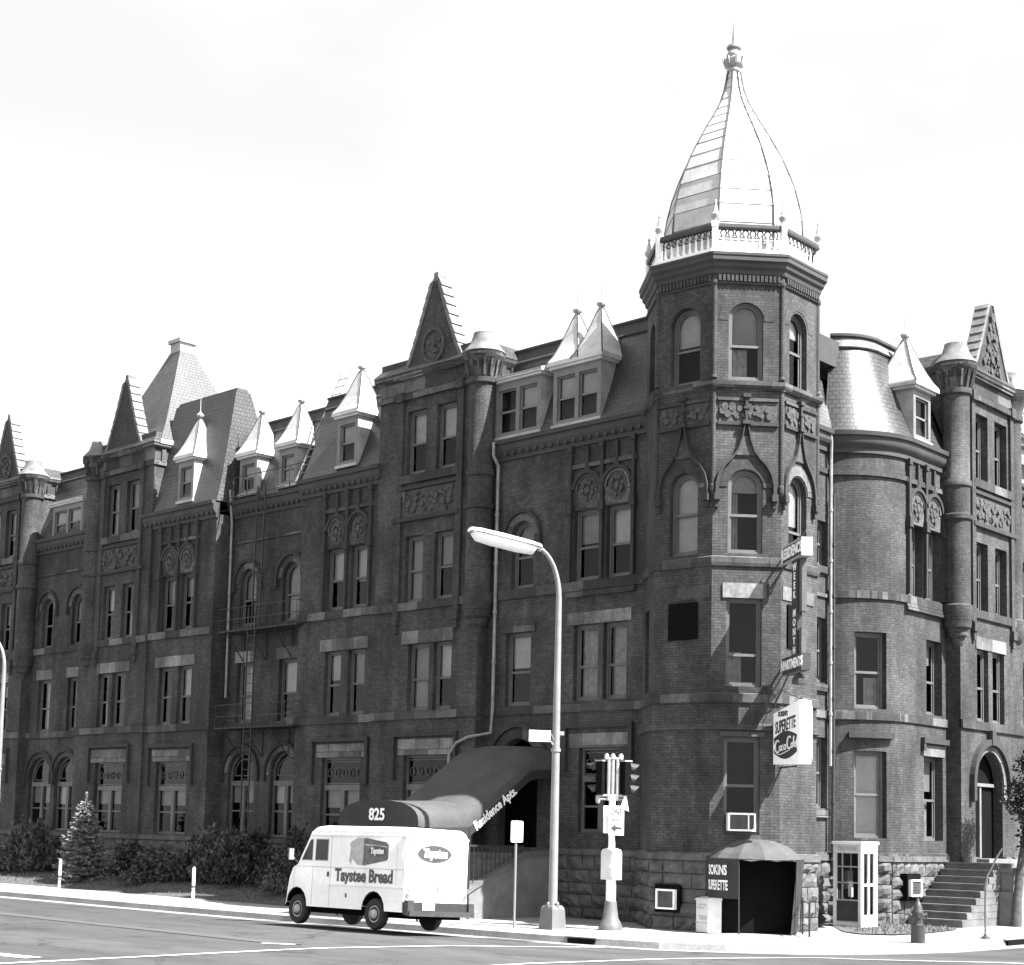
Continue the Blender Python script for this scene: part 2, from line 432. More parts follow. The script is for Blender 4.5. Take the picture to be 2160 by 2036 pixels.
CORN = [(-.05, 13.42), (.07, 13.45), (.07, 13.58), (.16, 13.68), (.2, 13.76), (.2, 13.92), (.27, 13.94), (.29, 14.06), (.2, 14.07), (-.1, 14.08)]
cornice_parts = []
def eave(fr, s0, s1, d, name='eave_cornice'):
    o = (fr.n.x, fr.n.y)
    path = [(fr.p(s0, d, 0), o), (fr.p(s1, d, 0), o)]
    mb = MB().sweep(path, CORN)
    mb.fr = fr
    n = int(abs(s1-s0)/.3)
    for k in range(n): mb.box(s0+(k+.3)*(s1-s0)/n, s0+(k+.65)*(s1-s0)/n, d+.05, d+.17, 13.58, 13.72)
    return mb.build(name, 'roof_dark', P)
def mansard(fr, s0, s1, d, top=16.72, inset=.85, crown=True, h0=14.06):
    mb = MB(fr)
    prof = [(.12, h0), (-.05, h0+.3), (-.42*inset/.85, h0+1.25), (-inset, top)]
    o = (fr.n.x, fr.n.y)
    mb.sweep([(fr.p(s0, d, 0), o), (fr.p(s1, d, 0), o)], prof+[(-inset-1, top), (-inset-1, h0), (.12, h0)])
    r = mb.build('mansard_roof', 'slate', P)
    if crown:
        MB(fr).sweep([(fr.p(s0, d, 0), o), (fr.p(s1, d, 0), o)], [(-inset+.03, top-.02), (-inset+.06, top+.02), (-inset+.02, top+.06), (-inset-.12, top+.38), (-inset-.06, top+.42), (-inset-.06, top+.47), (-inset-4, top+.5), (-inset-4, top-.02)]).build('roof_crown', 'roof_dark', r)
    return r

E1 = [(-.05, 1.75), (.09, 1.76), (.09, 1.9), (.02, 1.97)]
def rock_base(fr, s0, s1, d, z0=-.4, z1=1.75, mat='rock', seed=1):
    rnd = random.Random(seed); mb = MB(fr); z = z0; row = 0
    while z < z1-.05:
        h = min(rnd.uniform(.3, .4), z1-z); h = z1-z if z1-z-h < .2 else h
        s = s0-(rnd.uniform(0, .5) if row % 2 else 0)
        while s < s1:
            L_ = rnd.uniform(.4, .95); a_, b_ = max(s, s0), min(s+L_, s1)
            if b_-a_ > .03:
                e, k = .012, .03
                pr = rnd.uniform(.05, .15)
                o4 = [(a_+e, z+e), (b_-e, z+e), (b_-e, z+h-e), (a_+e, z+h-e)]
                i4 = [(a_+.06+rnd.uniform(0, .06), z+.05+rnd.uniform(0, .05)), (b_-.06-rnd.uniform(0, .06), z+.05+rnd.uniform(0, .05)), (b_-.06-rnd.uniform(0, .06), z+h-.05-rnd.uniform(0, .05)), (a_+.06+rnd.uniform(0, .06), z+h-.05-rnd.uniform(0, .05))] if b_-a_ > .3 else o4
                mb.loft([[fr.p(s_, d-.06, z_) for s_, z_ in o4], [fr.p(s_, d+k, z_) for s_, z_ in o4]], False, False)
                nx, nz = max(2, int((b_-a_)/.13)), 3; i0 = len(mb.v)
                for jz in range(nz+1):
                    for jx in range(nx+1):
                        ed = jx in (0, nx) or jz in (0, nz)
                        ss_ = a_+e+(b_-a_-2*e)*jx/nx+(0 if ed else rnd.uniform(-.03, .03)); z_ = z+e+(h-2*e)*jz/nz+(0 if ed else rnd.uniform(-.03, .03))
                        mb.v.append(tuple(fr.p(ss_, d+(k+rnd.uniform(-.008, .012) if ed else pr+rnd.uniform(-.045, .045)), z_)))
                for jz in range(nz):
                    for jx in range(nx):
                        q_ = i0+jz*(nx+1)+jx; mb.f.append((q_, q_+1, q_+nx+2, q_+nx+1))
            s += L_
        z += h; row += 1
    mb.box(s0, s1, d-.2, d-.03, z0, z1)
    mb.box(s0, s1, d-.03, d+.1, z1, z1+.16)
    return mb.build('stone_base', mat, P)

# ---------------- street wing bays
dA, dB, dC, dD = -1.35, -.95, -1.05, -1.75
TOPZ = 13.6
# bay A (next to the tower)
a3 = [(3.9, 4.85), (5.1, 6.1)]; a2 = [(4.02, 4.89), (5.09, 6.02)]
hA = [rect(*a3[0], 9.52, 11.57), rect(*a3[1], 9.52, 11.57), arch(7.72, 8.62, 9.5, 11.52), rect(*a2[0], 6.08, 8.25), rect(*a2[1], 6.08, 8.25), rect(7.74, 8.78, 6.03, 8.2), rect(4.27, 5.74, 2.4, 4.75), arch(7.35, 8.95, 1.75, 5.05)]
wallpanel(LW, dA, rect(3.0, 9.7, 1.8, TOPZ), hA)
window(LW, dA, hA[0], bl=.5, rail=.46); window(LW, dA, hA[1], bl=.5, rail=.47); window(LW, dA, hA[2], bl=.36, rail=.47)
window(LW, dA, hA[3], bl=.0, rail=.45, curtain=(.1, .9, .98)); window(LW, dA, hA[4], curtain=(.2, .95, .98), rail=.45); window(LW, dA, hA[5], rail=.46, bl=.5)
window(LW, dA, hA[6], style='transom')
pair3(LW, dA, *a3)
round_head(LW, dA, 8.17, 11.07, .45); lintel(LW, 3.83, 6.24, dA, 8.25, 8.6, .05); lintel(LW, 7.55, 8.95, dA, 8.2, 8.6, .05, 'trim_stone')
hood_square(LW, 3.7, 6.3, dA, 5.42, 1.2); lintel(LW, 3.9, 6.1, dA, 4.75, 5.15); round_head(LW, dA, 8.15, 4.25, .8, .33, .13)
for z0, z1 in ((5.76, 6.02), (9.22, 9.5)): belt(LW, 3.0, 9.62, dA, z0, z1)
belt(LW, 3.7, 6.3, dA, 9.05, 9.2, .1, 'string_course')
eave(LW, 3.1, 9.62, dA); mansard(LW, 2.2, 9.7, dA)
# bay B (gable with turret on its right corner)
def gable_bay(fr, d, s0, s1, m, seed, disc=True, blinds=(.5, .5, .5, .5), wide=False, names='gable'):
    """m maps the bay's own axis (0 at turret side .. ) to s; windows at 1.1-2.0 and 2.5-3.3"""
    w4 = [sorted((m(1.08), m(1.98))), sorted((m(2.47), m(3.37)))]
    w3 = [sorted((m(1.08), m(1.93))), sorted((m(2.46), m(3.3)))]
    w2 = [sorted((m(1.02), m(1.84))), sorted((m(2.04), m(3.02)))] if not wide else [sorted((m(1.1), m(1.9))), sorted((m(2.2), m(3.05)))]
    hs = [rect(*w4[0], 13.52, 15.58), rect(*w4[1], 13.52, 15.58), rect(*w3[0], 9.42, 11.53), rect(*w3[1], 9.42, 11.53), rect(*w2[0], 6.0, 8.1 if not wide else 8.22), rect(*w2[1], 6.0, 8.1 if not wide else 8.22)]
    if not wide: hs.append(rect(*sorted((m(1.1), m(3.1))), 1.97, 4.63))
    else: hs.append(arch(*sorted((m(.93), m(2.85))), 1.85, 5.09))
    lo, hi = min(s0, s1), max(s0, s1)
    wallpanel(fr, d, rect(lo, hi, 1.8, 17.3), hs)
    for k in range(4): window(fr, d, hs[k], bl=blinds[k], rail=.48, depth=.28 if wide else .2)
    window(fr, d, hs[4], bl=None if blinds[3] < 1 else .5, rail=.47); window(fr, d, hs[5], bl=blinds[3] if blinds[3] > .9 else None, rail=.47, curtain=(.05, .45, .95))
    for q0, q1, pr, z0, z1, mt in ((.66, 3.75, .12, 15.95, 16.12, 'trim_stone'), (.75, 3.62, .13, 16.62, 16.78, 'trim_stone'), (.85, 3.7, .1, 13.22, 13.48, 'trim_stone'), (.8, 3.75, .09, 13.02, 13.12, 'dark_stone'), (.8, 3.9, .12, 12.0, 12.13, 'dark_stone')):
        belt(fr, *sorted((m(q0), m(q1))), d, z0, z1, pr, 'string_course', mt)
    for q in (.82, 3.62):
        T = MB(fr)
        for hw_, pr, z0, z1 in ((.12, .085, 9.0, 15.93), (.15, .165, 15.9, 16.2), (.14, .15, 8.72, 9.0), (.08, .1, 8.45, 8.72)): T.box(*sorted((m(q-hw_), m(q+hw_))), d-.02, d+pr, z0, z1)
        T.build('pilaster', 'brick_smooth', P)
    rnd = random.Random(seed)
    TE = MB(fr).box(*sorted((m(.95), m(3.5))), d-.02, d+.025, 12.14, 13.0)
    for k in range(46):
        x, z = m(rnd.uniform(1.05, 3.4)), rnd.uniform(12.24, 12.9); r = rnd.uniform(.05, .12)
        TE.prism([(x+r*cos(u), z+r*sin(u)) for u in [j*pi/3 for j in range(6)]], d+.02, d+rnd.uniform(.05, .11))
    TE.build('carved_panel', 'terracotta', P)
    belt(fr, lo, hi, d, 9.16, 9.41); belt(fr, lo, hi, d, 5.74, 6.0)
    if not wide:
        lintel(fr, *sorted((m(.95), m(3.3))), d, 8.1, 8.5, .05); lintel(fr, *sorted((m(.8), m(3.35))), d, 4.63, 5.12)
        hood_square(fr, *sorted((m(.62), m(3.58))), d, 5.32, 1.35)
        window(fr, d, hs[6], style='transom', bl=.2)
    else:
        lintel(fr, *sorted((m(1.0), m(3.15))), d, 8.22, 8.6, .03)
        c = m(1.89)
        T2 = MB(fr).prism(arc_strip(c, 4.13, .98, 1.17, 18), d-.02, d+.05); T2.box(c-1.17, c-.98, d-.02, d+.05, 3.6, 4.13).box(c+.98, c+1.17, d-.02, d+.05, 3.6, 4.13); T2.build('door_surround', 'pale_stone', P)
        T2 = MB(fr).prism(arc_strip(c, 4.13, 1.18, 1.36, 18), d-.02, d+.17); T2.box(c-1.36, c-1.18, d-.02, d+.17, 3.6, 4.13).box(c+1.18, c+1.36, d-.02, d+.17, 3.6, 4.13).box(c-.14, c+.14, d-.02, d+.2, 5.3, 5.75); T2.build('hood_mould', 'dark_stone', P)
    # block above the eaves: side walls, arcaded cornice, sloped coping
    back = 4.2
    B = MB(fr)
    for s in (lo, hi): B.lf([(s, d, -.4), (s, d-back, -.4), (s, d-back, 16.2), (s, d, 16.2)])
    B.build('wall', 'brick', P)
    c_ = [fr.p(lo, d, 0), fr.p(hi, d, 0), fr.p(hi, d-back, 0), fr.p(lo, d-back, 0)]
    o_ = [-fr.u+fr.n, fr.u+fr.n, fr.u-fr.n, -fr.u-fr.n]
    path = [(c_[k], (o_[k].x, o_[k].y)) for k in range(4)]
    K = MB().sweep(path, [(-.05, 15.98), (.07, 16.0), (.07, 16.14), (.02, 16.16), (.02, 16.6), (.12, 16.66), (.17, 16.72), (.17, 16.84)], True); K.fr = fr
    for q in range(9):                                       # little arcade on the side returns
        dd = d-.35-q*.42
        for s, sg in ((lo, -1), (hi, 1)): K.box(min(s, s+sg*.09), max(s, s+sg*.09), dd-.09, dd+.09, 16.14, 16.62)
    K.build('frieze_cornice', 'trim_stone', P)
    cp = MB().sweep(path, [(.19, 16.84), (.17, 16.9), (-.16, 17.32), (-.5, 17.36), (-2.0, 17.37)], True)
    cp.build('coping', 'slate', P)
    # steep pediment
    c = m(2.15); hw = 1.38
    side = [(hw, 16.8), (1.22, 17.05), (1.02, 17.45), (.74, 18.1), (.46, 18.8), (.22, 19.45), (.17, 19.6)]
    if wide: side = [(x, 16.8+(z-16.8)*.88) for x, z in side]
    poly = [(c-x, z) for x, z in side[:1]]+[(c+x, z) for x, z in side]+[(c-x, z) for x, z in side[::-1][:-1]]
    PD = MB(fr).prism(poly, d-.3, d+.06)
    pd = PD.build(names, 'brick_smooth', P)
    CB = MB(fr)
    for sg in (1, -1):
        for k in range(len(side)-1):
            (x0, z0), (x1, z1) = side[k], side[k+1]
            n = max(1, int(abs(z1-z0)/.36+.5))
            for j in range(n):
                xa, za = x0+(x1-x0)*j/n, z0+(z1-z0)*j/n; xb, zb = x0+(x1-x0)*(j+1)/n, z0+(z1-z0)*(j+1)/n
                CB.prism([(c+sg*(xa-.07), za), (c+sg*(xa+.11), za-.04), (c+sg*(xb+.055), zb-.02), (c+sg*(xb-.07), zb)], d-.36, d+.1)
    if not wide: CB.prism([(c-.22, 19.58), (c+.22, 19.58), (c+.1, 19.72), (c+.09, 19.88), (c-.09, 19.88), (c-.1, 19.72)], d-.3, d+.06)
    CB.build('raking_coping', 'cope_stone', pd)
    if disc:
        DS = MB(fr); R = lambda rx, rz, n=24: [(c+rx*cos(2*pi*k/n), 17.5+rz*sin(2*pi*k/n)) for k in range(n)]
        o24, i24 = R(.53, .58), R(.43, .48)
        for k in range(24):
            k2 = (k+1) % 24
            DS.loft([[fr.p(s, dd, z) for s, z in (o24[k], o24[k2], i24[k2], i24[k])] for dd in (d+.05, d+.13)])
        DS.prism(i24, d+.05, d+.07)
        for k in range(26):
            t, r = rnd.uniform(0, 2*pi), rnd.uniform(0, .36); q = rnd.uniform(.04, .09)
            DS.prism([(c+r*cos(t)+q*cos(u), 17.5+r*1.1*sin(t)+q*sin(u)) for u in [j*pi/3 for j in range(6)]], d+.06, d+rnd.uniform(.09, .14))
        DS.build('carved_roundel', 'terracotta', pd)
    else:
        DS = MB(fr)
        for k in range(60):
            z = rnd.uniform(16.95, 18.85); hw_ = max(.05, (19.2-z)/2.45*1.0-.18); x = c+rnd.uniform(-hw_, hw_); q = rnd.uniform(.05, .12)
            DS.prism([(x+q*cos(u), z+q*1.2*sin(u)) for u in [j*pi/3 for j in range(6)]], d+.05, d+rnd.uniform(.09, .16))
        if wide: DS.build('carved_foliage', 'terracotta', pd)
    # corner turret
    tc = fr.p(m(.06), d-.14, 0); r = .41
    tu = MB().lathe(tc, [(.06, 8.1), (.16, 8.2), (.2, 8.42), (.3, 8.5), (.31, 8.66), (.41, 8.75), (.43, 8.95), (r+.06, 9.05), (r+.06, 9.4), (r, 9.45), (r, 12.0), (r+.06, 12.03), (r+.06, 12.16), (r, 12.2), (r, 13.0), (r+.05, 13.05), (r+.05, 13.2), (r, 13.26), (r, 15.85), (r+.07, 15.9), (r+.07, 16.05)], 24)
    to = tu.build('turret', 'brick', P, smooth=40)
    cap = MB().lathe(tc, [(r+.02, 16.05), (r+.05, 16.2), (r+.13, 16.55), (r+.2, 16.65), (r+.24, 16.72), (r+.24, 16.86)], 24)
    for k in range(16):
        t = 2*pi*k/16; cap.bar(tc+V3(((r+.06)*cos(t), (r+.06)*sin(t), 16.1)), tc+V3(((r+.17)*cos(t), (r+.17)*sin(t), 16.6)), .06, .06)
    cap.build('turret_capital', 'trim_stone', to, smooth=40)
    MB().lathe(tc, [(r+.26, 16.86), (r+.22, 16.92), (r+.03, 17.15), (r-.06, 17.42), (r-.07, 17.5), (.05, 17.54)], 24).build('turret_cap', 'cope_stone', to, smooth=40)

gable_bay(LW, dB, 9.6, 14.42, lambda q: 9.7+q, 11, True, (.5, .5, .5, 1.0))
# bay C
def plain_bay(s0, s1, w, tb, seed):
    (p0, p1), (q0, q1), (t0, t1), (h0, h1) = w
    w3 = [(p0, (p0+p1)/2-.16), ((p0+p1)/2+.16, p1)]; w2 = [(q0, (q0+q1)/2-.18), ((q0+q1)/2+.18, q1)]
    hs = [rect(*w3[0], 9.5, 11.56), rect(*w3[1], 9.5, 11.56), rect(*w2[0], 5.98, 8.13), rect(*w2[1], 5.98, 8.13), rect(t0, t1, 1.97, 4.62)]
    wallpanel(LW, dC, rect(s0, s1, 1.8, TOPZ), hs)
    for k in range(4): window(LW, dC, hs[k], bl=tb[k], rail=.48)
    window(LW, dC, hs[4], style='transom', bl=.22)
    pair3(LW, dC, *w3)
    lintel(LW, q0-.18, q1+.22, dC, 8.13, 8.52, .05); lintel(LW, t0-.2, t1+.25, dC, 4.62, 5.05); hood_square(LW, t0-.42, t1+.5, dC, 5.25, 1.4)
    belt(LW, s0, s1, dC, 9.2, 9.46); belt(LW, s0, s1, dC, 5.72, 5.97)
    eave(LW, s0-.05 if s0 > 20 else s0, s1+.05, dC)
plain_bay(14.3, 18.5, ((14.9, 17.08), (14.95, 17.02), (15.0, 17.0), (0, 0)), (.52, .52, .5, .5), 3)
plain_bay(23.6, 28.2, ((24.78, 27.0), (24.78, 26.95), (24.82, 26.86), (0, 0)), (.45, .45, .0, .0), 4)
mansard(LW, 14.42, 18.55, dC)
# recess D and G
def arch_pair(fr, d, s0, s1, w3, w2, w1, b3, b2, b1):
    hs = [arch(*q, 9.46, 11.52) for q in w3]+[rect(*q, 5.98, 8.14) for q in w2]+[arch(*q, 1.97, 4.92) for q in w1]
    wallpanel(fr, d, rect(s0, s1, 1.8, TOPZ), hs)
    for k, q in enumerate(w3):
        window(fr, d, hs[k], bl=b3[k], rail=.46); c = sum(q)/2; r = (q[1]-q[0])/2
        round_head(fr, d, c, 11.52-r, r, .25, .12)
    for k, q in enumerate(w2):
        window(fr, d, hs[len(w3)+k], bl=b2[k], rail=.45); lintel(fr, q[0]-.08, q[1]+.1, d, 8.14, 8.54, .05)
    for k, q in enumerate(w1):
        window(fr, d, hs[len(w3)+len(w2)+k], style='transom', bl=b1[k]); c = sum(q)/2; r = (q[1]-q[0])/2
        round_head(fr, d, c, 4.92-r, r, .2, .12, False)
    belt(fr, s0, s1, d, 9.2, 9.46); belt(fr, s0, s1, d, 5.72, 5.97); belt(fr, s0, s1, d, 12.5, 12.6, .05, 'string_course')
    eave(fr, s0, s1, d); mansard(fr, s0-.1, s1+.1, d)
arch_pair(LW, dD, 18.5, 23.6, [(19.42, 20.42), (21.98, 22.95)], [(19.42, 20.46), (21.96, 22.94)], [(19.14, 20.74), (21.66, 23.26)], (.98, .55), (.5, .98), (.22, .22))
for s, dd0, dd1 in ((18.5, dD, dC), (23.6, dD, dC)):
    MB(LW).lf([(s, dd0-.3, -.4), (s, dd1, -.4), (s, dd1, TOPZ), (s, dd0-.3, TOPZ)]).build('wall', 'brick', P)
gable_bay(LW, dB, 27.75, 32.65, lambda q: 32.1-q+.0, 12, False, (.0, .0, .5, .0))
arch_pair(LW, dA, 32.6, 37.3, [(33.12, 34.05), (35.52, 36.44)], [(33.0, 34.1), (35.46, 36.5)], [(33.05, 34.75), (35.06, 36.86)], (.0, .0), (.0, .0), (.22, .22))
gable_bay(LW, dB, 37.2, 42.0, lambda q: 37.3+q, 13, True, (.0, .5, .5, .0))
for k, (s0, s1, d) in enumerate(((3.0, 9.7, dA), (9.6, 14.35, dB), (14.3, 18.5, dC), (18.5, 23.6, dD), (23.6, 27.8, dC), (27.75, 32.65, dB), (32.6, 37.3, dA), (37.2, 42.0, dB))): rock_base(LW, s0, s1, d, seed=20+k)
MB(LW).lf([(42, -.95, -.4), (42, -10, -.4), (42, -10, 16.2), (42, -.95, 16.2)]).build('wall', 'brick', P)

# ---------------- dormers
def spire(fr, s, d, z, hw, parent, hd=None, h=1.55, rod=.55, fin=True):
    hd = hd or hw
    cx = fr.p(s, d, 0)
    R = []
    for t, zz in ((1.0, 0), (.985, .05), (.82, .22), (.6, .55), (.38, .95), (.18, 1.35), (.055, 1.0*h)):
        R.append([cx+fr.u*(x*hw*t)+fr.n*(y*hd*t)+Z*(z+zz*h/1.55) for x, y in ((-1, -1), (1, -1), (1, 1), (-1, 1))])
    mb = MB().loft(R)
    so_ = mb.build('spire_roof', 'metal_white', parent)
    mb = MB()
    for j in range(4): mb.tube([r[j] for r in R], .022, 5)
    mb.build('ridge_roll', 'seam_metal', parent)
    if fin:
        f = MB().lathe(cx+Z*(z+h-.04), [(.05, 0), (.06, .06), (.13, .1), (.15, .16), (.11, .22), (.05, .25), (.03, .3), (.018, .34), (.008, .34+rod)], 8)
        f.build('finial', 'metal_grey', parent)
def dormer(fr, s0, s1, d, z0, z1, bls, back=1.5, spires=None, roof=True, twin=False, hw=None, dt=None, over=.16):
    """box dormer standing on the roof slope; d = plane of its front"""
    mb = MB(fr); fw = .15
    n = len(bls); ws = (s1-s0-fw*(n+1))/n
    op = [rect(s0+fw+k*(ws+fw), s0+fw+k*(ws+fw)+ws, z0+.1, z1-.3) for k in range(n)]
    mb.poly(rect(s0, s1, z0, z1), op, d)
    for h in op: mb.reveal(h, d, .12)
    D = mb.build('dormer', 'sash_pale' if not twin else 'sash_pale', P)
    ck = MB(fr)
    for s in (s0, s1): ck.lf([(s, d, z0-.25), (s, d, z1), (s, d-back, z1), (s, d-back, z0+1.2)])
    ck.box(s0-.04, s1+.04, d-.03, d+.05, z0-.1, z0)
    ck.build('cheek', 'metal_grey', D)
    ev = MB(fr).box(s0-over, s1+over, d-back, d+over, z1, z1+.09); ev.box(s0-over*.6, s1+over*.6, d-back, d+over*.6, z1-.08, z1)
    ev.build('dormer_eave', 'metal_white', D)
    fm, gp, bp_ = MB(fr), MB(fr), MB(fr)
    for h, b in zip(op, bls):
        a_, b_ = h[0][0], h[1][0]; zz0, zz1 = h[0][1], h[2][1]; zr = (zz0+zz1)/2
        fm.box(a_, b_, d-.12, d-.07, zr-.03, zr+.03).box(a_, a_+.05, d-.12, d-.07, zz0, zz1).box(b_-.05, b_, d-.12, d-.07, zz0, zz1).box(a_+.05, b_-.05, d-.12, d-.07, zz1-.05, zz1).box(a_+.05, b_-.05, d-.12, d-.07, zz0, zz0+.05)
        gp.poly(h, d=d-.11)
        if b: bp_.poly(rect(a_+.04, b_-.04, zz1-(zz1-zz0)*b, zz1), d=d-.16)
    fm.build('sash', 'sash_pale', D); gp.build('pane', 'glass', D)
    if bp_.f: bp_.build('blind', 'blind', D)
    MB(fr).box(s0+.02, s1-.02, d-1.2, d-.5, z0+.05, z1-.02).build('dark_room', 'interior', D)  # near-black block gives the dark behind the dormer panes
    for sp in ([((s0+s1)/2, (s1-s0)/2+over)] if spires is None else spires):
        spire(fr, sp[0], d-sp[1]+over, z1+.09, sp[1], D)
    return D
dormer(LW, 15.62, 16.68, dC+.06, 14.33, 16.0, (.5,))
dormer(LW, 19.8, 20.82, dD+.06, 14.33, 15.7, (.98,)); dormer(LW, 22.15, 23.2, dD+.06, 14.33, 15.7, (.55,))
dormer(LW, 25.12, 26.14, dC+.06, 14.33, 15.9, (.45,))
# twin dormers of bay A
dormer(LW, 5.1, 6.98, dA+.06, 14.2, 15.95, (.5, .5), spires=[(5.55, .62), (6.5, .62)])
def shed_dormer(s0, s1, z0, z1, bls, d):
    D = dormer(LW, s0, s1, d, z0, z1, bls, spires=[])
    MB(LW).hexa([LW.p(s0-.15, d+.16, z1+.04), LW.p(s1+.15, d+.16, z1+.04), LW.p(s1+.15, d-1.1, z1+.5), LW.p(s0-.15, d-1.1, z1+.5), LW.p(s0-.15, d+.16, z1+.1), LW.p(s1+.15, d+.16, z1+.1), LW.p(s1+.15, d-1.1, z1+.56), LW.p(s0-.15, d-1.1, z1+.56)]).build('shed_roof', 'metal_white', D)

shed_dormer(7.5, 9.42, 14.2, 15.95, (.5, .0), dA+.06)
shed_dormer(33.5, 35.9, 13.95, 15.45, (.5, .5), dA+.06)
# tall pavilion roof over bay E and pyramid roof over the far gable
def hip(fr, s0, s1, d0, d1, z0, i, z1, name, steps=6, mat='slate_sunlit'):
    R = []
    for k in range(steps+1):
        t = k/steps; q = t**.86
        R.append([fr.p(s, d, z0+(z1-z0)*t) for s, d in ((s0+i[0]*q, d0-i[2]*q), (s1-i[1]*q, d0-i[2]*q), (s1-i[1]*q, d1+i[3]*q), (s0+i[0]*q, d1+i[3]*q))])
    return MB().loft(R).build(name, mat, P)
pv = hip(LW, 23.5, 28.3, dC+.1, -4.2, 14.06, (.42, .42, .95, 1.65), 18.4, 'pavilion_roof')
hip(LW, 23.95, 27.85, -1.95, -2.5, 18.38, (.05, .05, .05, .05), 18.55, 'pavilion_ridge', 1, 'roof_dark')
MB(LW).box(27.75, 32.4, -6.1, -1.2, 16.0, 16.9).build('pyramid_drum', 'brick', P)
MB(LW).box(27.55, 32.6, -6.3, -1.05, 16.82, 17.0).build('pyramid_eave', 'metal_grey', P)
py = hip(LW, 27.6, 32.55, -1.1, -6.1, 17.0, (2.3, 1.9, 2.15, 2.15), 21.4, 'pyramid_roof')
MB(LW).box(29.92, 30.62, -3.95, -3.25, 21.3, 21.78).box(29.84, 30.7, -4.03, -3.17, 21.78, 21.93).build('chimney_cap', 'metal_grey', py)
# flat roof decks behind the crowns close the building
MB(LW).box(2.2, 42, -12, -2.6, 16.2, 16.9).build('roof_deck', 'roof_dark', P)
MB(LW).lf([(1.5, dA-.9, 1.8), (42, dA-.9, 1.8), (42, dA-.9, 14), (1.5, dA-.9, 14)]).lf([(9.7, dA-.9, 14), (14.4, dA-.9, 14), (14.4, dA-.9, 16.5), (9.7, dA-.9, 16.5)]).lf([(27.8, dA-.9, 14), (32.6, dA-.9, 14), (32.6, dA-.9, 16.5), (27.8, dA-.9, 16.5)]).build('dark_backing', 'interior', P)  # near-black sheets added behind the windows in place of unlit rooms
MB(LW).lf([(0, -12, -.4), (42, -12, -.4), (42, -12, 16.9), (0, -12, 16.9)]).build('wall', 'brick', P)
# drainpipes
def pipe(pts, r=.05, mat='pipe', name='drainpipe'):
    mb = MB().tube(pts, r, 8)
    for k in range(len(pts)-1):
        a, b = V3(pts[k]), V3(pts[k+1])
        if abs(a.z-b.z) > 2:
            for j in range(1, int(abs(a.z-b.z)/1.6)+1):
                p = a.lerp(b, j/(int(abs(a.z-b.z)/1.6)+1)); mb.tube([p-Z*.04, p+Z*.04], r*1.35, 8)
    return mb.build(name, mat, P)
pd_ = dA+.14
pipe([LW.p(9.16, dA+.34, 14.0), LW.p(9.16, dA+.34, 13.6), LW.p(9.14, pd_, 13.3), LW.p(9.14, pd_, 5.9), LW.p(9.2, pd_, 5.25), LW.p(9.8, dB+.1, 5.12), LW.p(10.3, dB+.1, 4.95), LW.p(10.6, dB+.1, 4.6), LW.p(10.62, dB+.1, 2.5)])
pipe([LW.p(23.42, dD+.3, 14.5), LW.p(23.45, dD+.14, 13.3), LW.p(23.4, dD+.14, 6.9)], .045)
# ------------------------------------------------------------------ corner tower (a regular octagon)
TW = 1.79
TC = A + V3((-TW/2, TW*1.2071, 0)); TR = TW/(2*sin(pi/8)); TA = TW*1.2071
def tface(k):                                    # k=0 looks along +x, k=-1 the front (45 deg), k=-2 the street
    t = k*pi/4; n = V3((cos(t), sin(t), 0)); u = V3((-sin(t), cos(t), 0))
    return Fr(TC + n*TA, u, n)
TFR, TFF, TFL, TFB = tface(0), tface(-1), tface(-2), tface(-3)      # s is measured from the face centre, rightwards
hw = TW/2
def octpath(k0=0, k1=8, r=0):
    return [(TC+V3((cos(pi/8+k*pi/4), sin(pi/8+k*pi/4), 0))*TR, (cos(pi/8+k*pi/4)/cos(pi/8), sin(pi/8+k*pi/4)/cos(pi/8))) for k in range(k0, k1)]
tower_holes = {
 'L': [arch(-.46, .46, 14.05, 16.12), arch(-.44, .44, 9.55, 11.72)],
 'F': [arch(-.52, .39, 14.08, 16.16), arch(-.5, .4, 9.55, 11.72), rect(-.52, .4, 6.14, 8.4), rect(-.54, .38, 2.42, 4.86)],
 'R': [arch(-.55, .32, 14.0, 16.08), arch(-.55, .34, 9.55, 11.7)],
 'B': [arch(-.45, .45, 14.05, 16.12), rect(-.55, .1, 6.1, 8.3)]}
for key, fr_ in (('L', TFL), ('F', TFF), ('R', TFR), ('B', TFB)):
    hs = tower_holes[key]
    mb = MB(fr_); mb.poly(rect(-hw, hw, 1.75, 17.2), hs, 0)
    for h in hs: mb.reveal(h, 0, .2)
    mb.build('tower_wall', 'brick', P)
for k in range(1, 5):
    f_ = tface(k); MB(f_).poly(rect(-hw, hw, 1.75, 17.2)).build('tower_wall', 'brick', P)
window(TFF, 0, tower_holes['F'][0], bl=.52, rail=.44, curtain=(.02, .6, .42), depth=.13, fw=.06)
window(TFF, 0, tower_holes['F'][1], bl=.3, half=None, rail=.46, depth=.13, fw=.06, curtain=(.0, .35, .8))
window(TFF, 0, tower_holes['F'][2], rail=.36, depth=.16, fw=.06, curtain=(.0, .5, .4))
window(TFF, 0, tower_holes['F'][3], rail=.5, depth=.2, fw=.06)
window(TFL, 0, tower_holes['L'][0], bl=.5, rail=.46, depth=.2); window(TFL, 0, tower_holes['L'][1], bl=.99, rail=.5, depth=.2)
window(TFR, 0, tower_holes['R'][0], rail=.5, depth=.2, curtain=(.0, .6, .5), bl=.3); window(TFR, 0, tower_holes['R'][1], rail=.33, depth=.2, bl=.6)
window(TFB, 0, tower_holes['B'][0], rail=.5); window(TFB, 0, tower_holes['B'][1], rail=.5)
MB(TFR).box(-.62, -.1, -.02, .05, 7.2, 8.3).build('painted_panel', 'dark', P)
